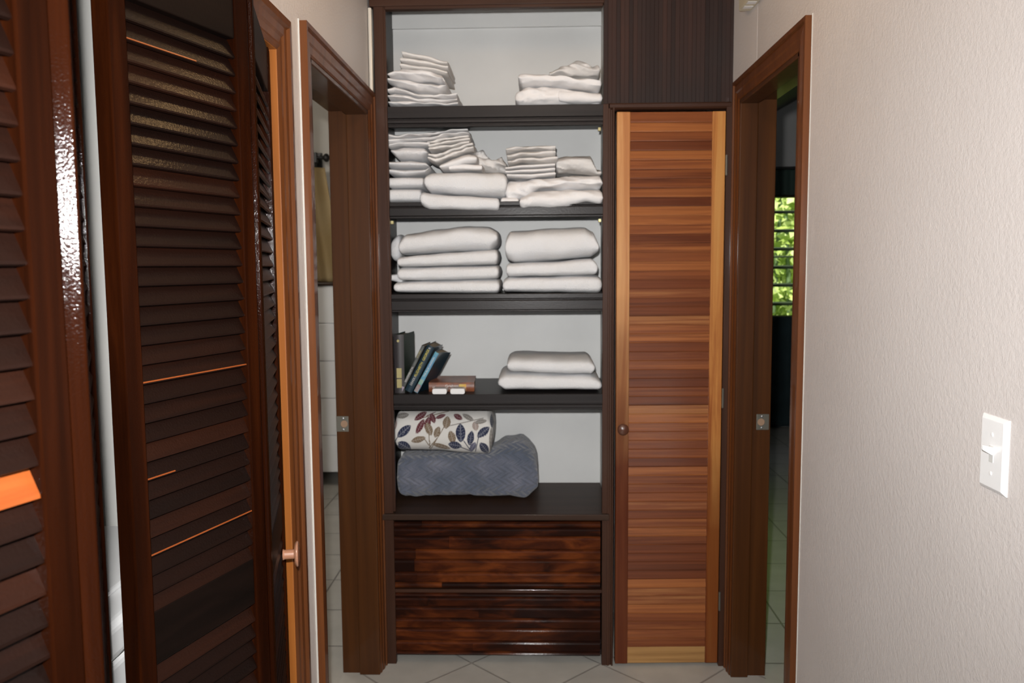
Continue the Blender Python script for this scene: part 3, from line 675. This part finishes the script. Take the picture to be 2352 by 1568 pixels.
linen('bath_towel', 'thick bath towel on top of the right stack on the third shelf', 'towel', G3, M_towel,
      [(1159, 540), (1172, 528), (1279, 521), (1345, 519), (1364, 530), (1376, 556)], [(1160, 596), (1180, 603), (1267, 599), (1360, 590), (1376, 580)], seed=36, Y0=2.955, depth=.36, amp=.004, ex=3.2, endr=.16)
# book shelf towels
linen('bath_towel', 'lower of the two white towels at the right of the book shelf', 'towel', G4, M_towel,
      [(1143, 866), (1160, 859), (1358, 863), (1383, 872)], [(1148, 893), (1160, 900), (1381, 899)], seed=37, Y0=2.965, depth=.33, amp=.003, endr=.45)
linen('bath_towel', 'upper of the two white towels at the right of the book shelf', 'towel', G4, M_towel,
      [(1164, 826), (1180, 820), (1280, 822), (1352, 822), (1366, 830)], [(1164, 855), (1180, 859), (1358, 865), (1367, 860)], seed=38, Y0=2.97, depth=.31, amp=.003, endr=.3, ex=3.0)

# ------------------------------------------------------------------ blankets on the counter
def herring(name):
    m, nt, b = newmat(name)
    tc = nt.nodes.new('ShaderNodeTexCoord'); sp = nt.nodes.new('ShaderNodeSeparateXYZ'); nt.links.new(tc.outputs['Object'], sp.inputs[0])
    def mth(op, a, bb=None):
        n = nt.nodes.new('ShaderNodeMath'); n.operation = op
        if isinstance(a, (int, float)): n.inputs[0].default_value = a
        else: nt.links.new(a, n.inputs[0])
        if bb is not None:
            if isinstance(bb, (int, float)): n.inputs[1].default_value = bb
            else: nt.links.new(bb, n.inputs[1])
        return n.outputs[0]
    zc = mth('ADD', sp.outputs[2], mth('MULTIPLY', sp.outputs[1], .35))
    tri = mth('PINGPONG', zc, .024)
    ph = mth('ADD', mth('MULTIPLY', sp.outputs[0], 210), mth('MULTIPLY', tri, 300))
    s = mth('SINE', ph)
    edge = mth('MULTIPLY', mth('COMPARE', tri, .0), 0)
    n1 = nt.nodes.new('ShaderNodeTexNoise'); n1.inputs['Scale'].default_value = 14; n1.inputs['Detail'].default_value = 5; nt.links.new(tc.outputs['Object'], n1.inputs[0])
    n2 = nt.nodes.new('ShaderNodeTexNoise'); n2.inputs['Scale'].default_value = 260; nt.links.new(tc.outputs['Object'], n2.inputs[0])
    h = mth('ADD', mth('MULTIPLY', s, .5), mth('MULTIPLY', n2.outputs[0], .6))
    h = mth('ADD', h, mth('MULTIPLY', n1.outputs[0], 1.6))
    bump(nt, b, h, .75, .006)
    r = ramp(nt, [(.3, (.095, .115, .155)), (.55, (.135, .150, .195)), (.75, (.19, .20, .25))], n1.outputs[0])
    nt.links.new(r.outputs[0], b.inputs['Base Color'])
    b.inputs['Roughness'].default_value = .9; b.inputs['Sheen Weight'].default_value = .5; b.inputs['Specular IOR Level'].default_value = .1
    return m
M_grey = herring('slate_fleece')
mb = MB()
slab(mb, [(908, 1050), (1060, 1048), (1130, 1040), (1160, 1024), (1200, 1022), (1226, 1040), (1237, 1062)], [(908, 1150), (1060, 1146), (1130, 1150), (1205, 1152), (1229, 1140)], 3.10, .27, ex=3.6, endr=.22, amp=.009, freq=22, seed=50, M_=60, ns=60)
o = mb.build('fleece_blanket', M_grey, smooth=True); tag(o, 'thick slate grey fleece blanket with herringbone texture folded on the counter', 'blanket')
# floral fleece: leaf pattern held in the blanket's own colour attribute
mb = MB()
slab(mb, [(903, 950), (925, 944), (1118, 944), (1132, 954)], [(904, 1042), (1000, 1044), (1095, 1052), (1122, 1052), (1131, 1040)], 3.055, .27, ex=3.0, endr=.16, amp=.003, freq=12, seed=51, M_=330, ns=420)
rr = random.Random(3)
leaves = []   # centre px, angle, length, width, colour (pixels of the blanket's front)
NAVY, RED, TAN, GREYL = (.024, .030, .066), (.11, .018, .026), (.20, .145, .095), (.22, .20, .18)
LV = [(928, 990, 42, 36, 17, NAVY), (929, 1024, 150, 30, 18, NAVY), (912, 1030, 100, 16, 14, NAVY), (966, 955, 35, 30, 12, RED), (965, 979, 62, 34, 12, RED), (982, 972, 75, 28, 13, RED),
      (994, 960, 110, 22, 11, RED), (1012, 956, 20, 22, 8, RED), (1052, 957, 150, 20, 11, RED), (985, 985, 110, 28, 15, TAN), (1004, 992, 70, 24, 13, TAN), (1026, 970, 80, 26, 16, TAN), (961, 1009, 15, 30, 13, TAN),
      (1038, 1004, 105, 28, 15, TAN), (1058, 994, 92, 38, 20, NAVY), (1081, 1006, 80, 30, 14, NAVY), (1045, 1022, 170, 28, 15, NAVY), (1086, 1026, 60, 22, 11, (.10, .10, .16)), (1110, 992, 40, 32, 16, NAVY), (1112, 1028, 130, 26, 16, NAVY),
      (1092, 978, 100, 20, 13, (.34, .27, .24)), (925, 954, 10, 26, 12, GREYL), (1075, 958, 150, 26, 10, GREYL), (1104, 968, 10, 26, 9, GREYL), (1013, 1024, 165, 40, 9, TAN), (906, 975, 80, 26, 10, (.3, .22, .2)), (1128, 1010, 90, 50, 8, GREYL), (1130, 965, 90, 30, 8, NAVY)]
STEM = [((1020, 980), (990, 1030), TAN), ((1005, 1005), (986, 1028), TAN), ((985, 996), (988, 1030), TAN), ((975, 1008), (985, 1022), TAN), ((905, 1018), (916, 998), NAVY), ((1065, 1012), (1082, 1036), NAVY), ((1081, 1020), (1084, 1036), NAVY),
        ((960, 962), (1030, 944), TAN), ((1030, 978), (1110, 960), GREYL), ((1100, 1000), (1092, 1036), NAVY), ((980, 955), (1000, 946), RED), ((1052, 1024), (1078, 1034), NAVY)]
cols = []
for v in mb.v:
    d = v-EYE; k = 1898/(d.dot(FW)); px, py = 1176+d.dot(RI)*k, 784+d.dot(DN)*k
    c = (.70, .68, .645)
    if v.y > 3.13:      # top, back and ends: a small scattered version of the same print
        h = noise.noise(Vector((v.x*38, v.y*38, v.z*38)))
        c = NAVY if h > .32 else (TAN if h < -.36 else c)
    else:
        for (a, b, cc) in STEM:
            ax, ay = a; bx, by = b; t = max(0, min(1, ((px-ax)*(bx-ax)+(py-ay)*(by-ay))/((bx-ax)**2+(by-ay)**2)))
            if math.hypot(px-ax-t*(bx-ax), py-ay-t*(by-ay)) < .9: c = cc
        for (cx, cy, an, ln, wd, cc) in LV:
            a = R_(-an); dx, dy = px-cx, py-cy; u = (dx*math.cos(a)+dy*math.sin(a))/(ln*.57); w_ = (-dx*math.sin(a)+dy*math.cos(a))/(wd*.56)
            if abs(u) < 1 and abs(w_) < (1-u*u)**.8:
                c = cc
                vein = abs(w_) < .10 or (abs(((u*3.2-abs(w_)*.9) % 1)-.5) < .10 and abs(w_) < .8*(1-u*u))
                if vein: c = tuple(min(1, x*1.0+.16) for x in cc)
        if py > 1043:   # piped hem with darker stitching
            if (px*.21+py*.05) % 1 < .42 and py > 1046: c = (.12, .13, .17)
    cols.append((*c, 1))
m, nt, b = newmat('floral_fleece'); at = nt.nodes.new('ShaderNodeVertexColor'); at.layer_name = 'print'
nt.links.new(at.outputs[0], b.inputs['Base Color']); b.inputs['Roughness'].default_value = .85; b.inputs['Sheen Weight'].default_value = .15; b.inputs['Specular IOR Level'].default_value = .15
nn_ = nt.nodes.new('ShaderNodeTexNoise'); nn_.inputs['Scale'].default_value = 200; bump(nt, b, nn_.outputs[0], .3, .002)
o = mb.build('fleece_blanket', m, smooth=True); ca = o.data.color_attributes.new('print', 'FLOAT_COLOR', 'POINT')
for i, c in enumerate(cols): ca.data[i].color = c
tag(o, 'white fleece blanket printed with navy, red and tan leaves, lying on the grey blanket', 'blanket')

# ------------------------------------------------------------------ books and boxes
SZ = Z-.460+.0006
def text(parent, s, size, mat, mtx, name='lettering', ext=.0002, sx=1):
    cu = bpy.data.curves.new(name, 'FONT'); cu.body = s; cu.size = size; cu.align_x = 'CENTER'; cu.align_y = 'CENTER'; cu.extrude = ext
    to = bpy.data.objects.new('tmp', cu); col.objects.link(to)
    dg = bpy.context.evaluated_depsgraph_get(); me = bpy.data.meshes.new_from_object(to.evaluated_get(dg))
    bpy.data.objects.remove(to); me.transform(Matrix.Diagonal((sx, 1, 1, 1))); me.transform(mtx)
    me.transform(Matrix.Translation(-parent_loc(parent)))
    me.materials.clear(); me.materials.append(mat)
    o = bpy.data.objects.new(name, me); col.objects.link(o); o.parent = parent; return o
def book(o, up, th, out, h, t, dpt, mcov, mspine, label, name='book', bend=0, over=.003, curve=.25):
    """o: lower-left front corner of spine; up, th unit vectors in the spine plane; out: direction away from viewer"""
    o, up, th, out = Vector(o), Vector(up).normalized(), Vector(th).normalized(), Vector(out).normalized()
    root = thing(name, o, label, 'book', 'books on the fourth shelf')
    c = MB(); ct = .0022
    def P(a, b, cc): return o+up*a+th*b+out*cc
    # covers (possibly flaring away at the fore edge) and a rounded spine
    for side in (0, 1):
        rings = []
        for i in range(9):
            f = i/8; fl_ = bend*f**2*(1 if side else .0)
            b0 = (t-ct if side else 0)+fl_
            rings.append([P(0, b0, f*dpt), P(0, b0+ct, f*dpt), P(h, b0+ct, f*dpt), P(h, b0, f*dpt)])
        c.quadloft(rings)
    cov = c.build('cover', mcov, root)
    s_ = MB(); ring = []
    n = 8
    sec = [(t*i/n, -curve*t*.5*math.sin(math.pi*i/n)) for i in range(n+1)]+[(t*(n-i)/n, ct-curve*t*.5*math.sin(math.pi*(n-i)/n)) for i in range(n+1)]
    s_.quadloft([[P(0, a, b) for a, b in sec], [P(h, a, b) for a, b in sec]]); s_.build('spine', mspine, root)
    p = MB(); rings = []
    for i in range(9):
        f = i/8; fl_ = bend*f**2*.6
        rings.append([P(over, ct, ct+f*(dpt-ct-over)), P(over, t-ct+fl_, ct+f*(dpt-ct-over)), P(h-over, t-ct+fl_, ct+f*(dpt-ct-over)), P(h-over, ct, ct+f*(dpt-ct-over))])
    p.quadloft(rings); p.build('pages', M_paper, root)
    return root, P
def spine_mtx(P, a, b, up, th, out, rot=True):
    # text running up the spine: text x -> up, text y -> -th
    u = Vector(up).normalized(); t_ = Vector(th).normalized()
    return Matrix((( *(u),), (*(-t_),), (*(u.cross(-t_)),))).transposed().to_4x4()
# 1 upright hardback
root, P = book((-.519, 2.985, SZ), (0, 0, 1), (1, 0, 0), (.10, 1, 0), .215, .036, .155, M_bkGreen, M_bkSpine, 'dark green upright hardback with gilt spine bands at the left end of the shelf', over=.006)
for z0, z1 in ((.020, .052), (.056, .092)):
    MB().obox(P(z0, .009, -.0052), (0.018, 0, 0), (0, .003, 0), (0, 0, z1-z0)).build('spine_label', M_bkGold, root)
MB().lathe(P(.192, .016, -.0045), (0, -1, 0), [(0, .005), (.0008, .0045)], 16).build('spine_emblem', M_bkGold, root)
def lean_book(xb, ang, h, t, dpt, Y, lab, mc, ms, bend=0):
    a = R_(ang); up = Vector((math.sin(a), 0, math.cos(a))); th = Vector((math.cos(a), 0, -math.sin(a)))
    o = Vector((xb, Y, SZ+t*math.sin(a)))
    return book(o, up, th, (.10, 1, 0), h, t, dpt, mc, ms, lab, bend=bend)+(up, th)
def letter(root, P, up, th, s, size, mat, a, b, sx=1, out=-.0036):
    t_ = -th; mt = Matrix((tuple(up), tuple(t_), tuple(up.cross(t_)))).transposed().to_4x4()
    # keep lettering facing the viewer
    if up.cross(t_).y > 0: mt = Matrix((tuple(up), tuple(th), tuple(up.cross(th)))).transposed().to_4x4()
    mt.translation = P(a, b, out); text(root, s, size, mat, mt, sx=sx)
r2_, P2, u2, t2 = lean_book(-.504, 27, .192, .0115, .13, 2.985, 'thin grey leaning paperback next to the green hardback', M_bkGrey, M_bkGrey)
letter(r2_, P2, u2, t2, 'SENTIMENTAL', .010, M_whiteink, .075, .006, 1.0); letter(r2_, P2, u2, t2, 'STORY', .009, M_bkGold, .158, .006, 1.1)
MB().obox(P2(.002, .001, -.0032), t2*.0095, Vector((0, .0012, 0)), u2*.022).build('spine_label', M_bkLilac, r2_)
r3_, P3, u3, t3 = lean_book(-.482, 27.5, .188, .027, .13, 2.985, 'thick navy leaning paperback with yellow spine lettering', M_bkBlue, M_bkBlue, bend=.004)
letter(r3_, P3, u3, t3, 'ELIZABETH  GEORGE', .0125, M_yellow, .118, .012, .93, out=-.0046); letter(r3_, P3, u3, t3, 'DEADLY', .0115, M_whiteink, .045, .012, .9, out=-.0046)
letter(r3_, P3, u3, t3, 'B', .010, M_whiteink, .178, .013, 1, out=-.0046)
r4_, P4, u4, t4 = lean_book(-.449, 29, .166, .0155, .125, 2.983, 'sky blue leaning paperback with a curled dark back cover', M_bkBlue, M_bkSky, bend=.020)
letter(r4_, P4, u4, t4, 'THE BLUE LAGOON', .0095, M_whiteink, .105, .0075, .95, out=-.0042)
MB().obox(P4(.002, .0008, -.0046), t4*.0138, Vector((0, .0012, 0)), u4*.030).build('spine_label', M_bkPink, r4_)
MB().obox(P4(.033, .0008, -.0046), t4*.0138, Vector((0, .0012, 0)), u4*.020).build('spine_label', M_bkMint, r4_)
# 5 rust paperback lying flat, spine to the front
zf = SZ
r5_, P5 = book((-.398, 3.015, zf), (1, .02, 0), (0, 0, 1), (-.02, 1, 0), .168, .034, .12, M_bkRust, M_bkRust, 'rust and amber paperback lying flat beside the leaning books', bend=.009)
def flat_text(root, P, s, size, mat, a, b, sx=1):
    mt = Matrix(((1, .02, 0), (0, 0, 1), (.02, -1, 0))).transposed().to_4x4(); mt.translation = P(a, b, -.0052); text(root, s, size, mat, mt, sx=sx)
flat_text(r5_, P5, 'Grisham', .013, M_whiteink, .085, .021, 1.1); flat_text(r5_, P5, 'THE PARTNER', .0075, M_whiteink, .085, .010, 1.1)
flat_text(r5_, P5, 'DELL', .009, M_whiteink, .022, .016, .8)
MB().obox(P5(.112, .006, -.0047), (.026, 0, 0), (0, .001, 0), (0, 0, .022)).build('spine_label', M_amber, r5_)
# two small white boxes
for i, (x, lab) in enumerate(((-.352, 'left one of two small white boxes at the front edge of the book shelf'), (-.2865, 'right one of two small white boxes at the front edge of the book shelf'))):
    r = thing('small_white_box', (x, 2.96, SZ), lab, 'box', 'small white boxes by the books')
    def rb(hw, z0, z1, y0, y1, rad):
        ring = []
        for (cx, cz, a0) in ((hw-rad, z1-rad, 0), (-(hw-rad), z1-rad, 90), (-(hw-rad), z0+rad, 180), (hw-rad, z0+rad, 270)):
            for k in range(6):
                a = R_(a0+18*k); ring.append((cx+rad*math.cos(a), cz+rad*math.sin(a)))
        return [[(x+a, y, SZ+b) for a, b in ring] for y in (y0, y1)]
    MB().quadloft(rb(.0262, 0, .0195, 2.955, 3.008, .006)).build('box_body', M_white, r, bevel=.001)
    MB().box(x-.021, x+.021, 2.959, 3.003, SZ+.0196, SZ+.0200).build('top_label', plain('box_label_grey', (.42, .42, .44), .4, vary=(.60, .60, .60), vscale=90), r)
    mt = Matrix.Identity(4); mt.translation = Vector((x, 2.98, SZ+.0202)); text(r, 'Soap', .014, M_greyink, mt, sx=1.2)

# ------------------------------------------------------------------ wall fittings
sw = thing('light_switch', (XR, 1.262, 1.190), 'white toggle light switch on the right wall near the camera', 'light switch')
y0, y1, z0, z1 = 1.225, 1.2985, 1.126, 1.242
c = [atY(2264, 945, 1), 0]
m = MB(); bv = .006
m.quadloft([[(XR, y, z) for y, z in ((y0, z0), (y1, z0), (y1, z1), (y0, z1))], [(XR-.0015, y, z) for y, z in ((y0, z0), (y1, z0), (y1, z1), (y0, z1))],
            [(XR-.0062, y, z) for y, z in ((y0+bv*1.4, z0+bv), (y1-bv, z0+bv), (y1-bv, z1-bv), (y0+bv*1.4, z1-bv))]])
m.build('wall_plate', M_white, sw, bevel=.0008)
yc, zc = (y0+y1)/2, (z0+z1)/2
MB().box(XR-.0072, XR-.0060, yc-.0055, yc+.0055, zc-.0125, zc+.0125).build('toggle_slot', M_shadedwhite, sw)
tg = MB(); tg.quadloft([[(XR-.006, yc+a, zc+b) for a, b in ((-.0045, -.002), (.0045, -.002), (.0045, .011), (-.0045, .011))], [(XR-.021, yc+a, zc+b+.007) for a, b in ((-.0032, 0), (.0032, 0), (.0032, .007), (-.0032, .007))]])
tg.build('toggle', M_white, sw, bevel=.001)
for dz in (-.030, .030):
    MB().lathe((XR-.006, yc, zc+dz), (-1, 0, 0), [(0, .0035), (.0012, .003), (.0016, .001)], 14).build('screw', M_white, sw)
# door chime high on the right wall
ch = thing('door_chime', (XR, 2.80, 2.36), 'cream slotted door chime box high on the right wall at the top edge', 'door chime')
cy0, cy1, cz = 2.46, 2.778, 2.290
m = MB(); m.quadloft([[(XR, y, z) for y, z in ((cy0, cz), (cy1, cz), (cy1, cz+.13), (cy0, cz+.13))], [(XR-.041, y, z) for y, z in ((cy0, cz), (cy1, cz), (cy1, cz+.13), (cy0, cz+.13))]])
m.build('housing', M_cream, ch, bevel=.003)
for k in range(7):
    yy = cy1-.03-k*.045
    MB().box(XR-.036, XR-.008, yy-.024, yy, cz-.0008, cz+.001).build('slot', M_white, ch)
# chips in the paint
# dark console at the lower right edge
cn = thing('console_table', (.65, .80, 0), 'dark reddish-brown wooden cabinet end at the lower right edge of the photo', 'console')
MB().box(.592, .699, .55, .990, 1.030, 1.052).build('tabletop', M_console, cn, bevel=.008, seg=4)
MB().box(.600, .698, .56, .982, .12, 1.030).build('carcass', M_console, cn, bevel=.003)
for x in (.602, .672):
    for y in (.565, .952): MB().box(x, x+.024, y, y+.024, 0, .12).build('leg', M_console, cn, bevel=.002)

# ------------------------------------------------------------------ left side room contents
dr = thing('tall_dresser', (-1.62, 5.62, 0), 'tall white five-drawer dresser seen through the left doorway', 'dresser')
MB().box(-2.1, -1.15, 5.46, 5.87, .095, 1.355).build('carcass', M_white, dr, bevel=.003)
for k in range(5):
    a = .100+k*.2515; MB().box(-2.09, -1.16, 5.445, 5.46, a+.002, a+.2475).build('drawer', M_white, dr, bevel=.003)
MB().box(-2.12, -1.13, 5.43, 5.88, 1.357, 1.374).build('top', M_counter, dr, bevel=.002)
for x in (-2.08, -1.21):
    for y in (5.50, 5.82): MB().box(x, x+.04, y-.02, y+.02, 0, .095).build('leg', M_black, dr)
# curtain rod and gathered gold curtain
cr = thing('curtain_rod', (-1.9, 5.80, 2.2), 'black iron curtain rod with ball finial and bracket', 'curtain rod')
zr = 2.208; Yr = 5.80
pe = atY(752, 362, Yr)
m = MB(); m.lathe((-2.75, Yr, pe.z), (1, 0, 0), [(0, .011), (pe.x-.045+2.75, .011)], 16); m.build('rod', M_black, cr)
m = MB(); m.lathe((pe.x-.050, Yr, pe.z), (1, 0, 0), [(0, .012), (.008, .024), (.014, .012), (.022, .014), (.032, .026), (.044, .030), (.056, .024), (.066, .008), (.076, .004)], 20); m.build('finial', M_black, cr, smooth=True)
m = MB(); m.box(pe.x-.105, pe.x-.085, Yr-.012, 5.90, pe.z-.016, pe.z+.016); m.box(pe.x-.115, pe.x-.060, 5.885, 5.899, pe.z-.075, pe.z+.045); m.box(pe.x-.13, pe.x-.07, Yr-.02, Yr+.02, pe.z-.035, pe.z+.035)
m.lathe((pe.x-.09, Yr, pe.z-.085), (0, 0, 1), [(0, .004), (.02, .014), (.07, .016)], 12); m.build('bracket', M_black, cr, bevel=.003)
def curtain(name, x0f, x1f, Yc, z0, z1, mat, label, folds=26, amp=.022, rows=24, nx=150, cat='curtain'):
    mb = MB(); rings = []
    for r in range(rows+1):
        z = z0+(z1-z0)*r/rows; a, b = x0f(z), x1f(z); fr = []; bk = []
        for i in range(nx+1):
            u = i/nx; x = a+(b-a)*u; y = Yc+amp*math.sin(u*folds*2+.6*math.sin(u*9))+.3*amp*math.sin(z*7+u*20)
            fr.append((x, y, z)); bk.append((x, y+.004, z))
        rings.append(fr+bk[::-1])
    mb.quadloft(rings); o = mb.build(name, mat, smooth=True); tag(o, label, cat); return o
zb_ = 1.376
curtain('curtain', lambda z: -2.5, lambda z: -1.375-.10*((z-zb_)/(2.19-zb_))**1.1, 5.80, zb_, 2.17, M_gold, 'gold cloth curtain gathered under the iron rod, seen through the left doorway')

# ------------------------------------------------------------------ bedroom contents
wd_ = struct(MB().box(WX0-.05, WX0, 7.47, 7.62, WZ0-.05, WZ1+.05).box(WX1, WX1+.05, 7.47, 7.62, WZ0-.05, WZ1+.05).box(WX0-.05, WX1+.05, 7.47, 7.62, WZ1, WZ1+.05).box(WX0-.05, WX1+.05, 7.47, 7.62, WZ0-.05, WZ0), 'window_1', M_darkc, 'louvered window looking out on green foliage')
M_bar = plain('louver_bar', (.10, .16, .07), .5)
for k, y in enumerate((487, 530, 572, 590, 614, 655, 698)):
    p = atY(1812, y, 7.5); th = .013 if y != 590 else .006
    m = MB(); m.prism([(WX0, 7.50, p.z-th), (WX0, 7.56, p.z-th+.012), (WX0, 7.56, p.z+th+.006), (WX0, 7.50, p.z+th-.004)], (WX1-WX0, 0, 0)); m.build('louver_blade', M_bar, wd_)
cr2 = thing('curtain_rod', (2.2, 7.36, 2.32), 'dark curtain rod above the bedroom window', 'curtain rod')
zr2 = atY(1810, 386, 7.36).z
MB().lathe((.95, 7.36, zr2), (1, 0, 0), [(0, .013), (2.5, .013)], 14).build('rod', M_black, cr2)
for x in (1.1, 3.2): MB().box(x, x+.02, 7.36, 7.5, zr2-.01, zr2+.01).build('bracket', M_black, cr2)
curtain('curtain', lambda z: 1.25, lambda z: 3.25, 7.37, WZ1+.008, zr2-.01, M_green, 'short sheer dark green valance above the bedroom window', folds=60, amp=.012, nx=260)
curtain('curtain', lambda z: 1.25, lambda z: 3.25, 7.40, .02, WZ0-.0, M_teal, 'dark teal cloth hanging below the bedroom window', folds=34, amp=.022, nx=260)
# foliage outside
mleaf, nt, b = newmat('sunlit_leaf')
g = nt.nodes.new('ShaderNodeNewGeometry'); r = ramp(nt, [(0, (.34, .46, .09)), (.5, (.50, .64, .18)), (1, (.70, .78, .36))], g.outputs['Random Per Island'])
nt.links.new(r.outputs[0], b.inputs['Base Color']); b.inputs['Roughness'].default_value = .5
tr = nt.nodes.new('ShaderNodeBsdfTranslucent'); nt.links.new(r.outputs[0], tr.inputs[0]); mx = nt.nodes.new('ShaderNodeMixShader'); mx.inputs[0].default_value = .45
nt.links.new(b.outputs[0], mx.inputs[1]); nt.links.new(tr.outputs[0], mx.inputs[2]); nt.links.new(mx.outputs[0], nt.nodes['Material Output'].inputs[0])
M_hedge = plain('pale_green_foliage', (.34, .50, .10), .9, bs=14, bstr=.8, bdist=.1, vary=(.62, .72, .26), vscale=7)
sh = thing('garden_shrub', (3.4, 11.3, -.4), 'bright green sunlit shrub outside the bedroom window', 'shrub')
m = MB(); rl = random.Random(9)
for i in range(12000):
    c = Vector((rl.uniform(1.6, 5.4), rl.gauss(11.2, .5), rl.uniform(-.6, 3.9)))
    a = Vector((rl.gauss(0, 1), rl.gauss(0, 1), rl.gauss(0, 1))).normalized(); b_ = a.orthogonal().normalized(); b_.rotate(Matrix.Rotation(rl.uniform(0, 6.28), 3, a))
    cc = a.cross(b_); L = rl.uniform(.09, .17); wv = L*.34; n0 = len(m.v)
    m.v += [c-b_*L*.5, c+cc*wv-a*.005, c+b_*L*.5, c-cc*wv-a*.005]; m.f.append((n0, n0+1, n0+2, n0+3))
m.build('foliage', mleaf, sh)
hm = MB(); rings = []
for i in range(41):
    x = .8+i*.15; rings.append([(x, 12.2+.35*noise.noise(Vector((x*1.3, z*1.1, 3)))+.15*noise.noise(Vector((x*5, z*5, 3))), z) for z in [-.6+.15*j for j in range(34)]])
hb = [[(p[0], p[1]+.5, p[2]) for p in r][::-1] for r in rings]
hm.quadloft([a+b for a, b in zip(rings, hb)]); hm.build('inner_foliage', M_hedge, sh, smooth=True)
m = MB()
for i in range(9):
    x = 2.0+i*.38; m.lathe((x, 11.3, -.5), (rl.uniform(-.15, .15), rl.uniform(-.1, .1), 1), [(0, .05), (2, .03), (4, .012)], 8)
m.build('stems', M_bar, sh)
struct(MB().box(-6, 12, 7.7, 20, -.7, -.5), 'floor_outside', plain('lawn', (.05, .10, .02), .9), 'ground outside the bedroom window')
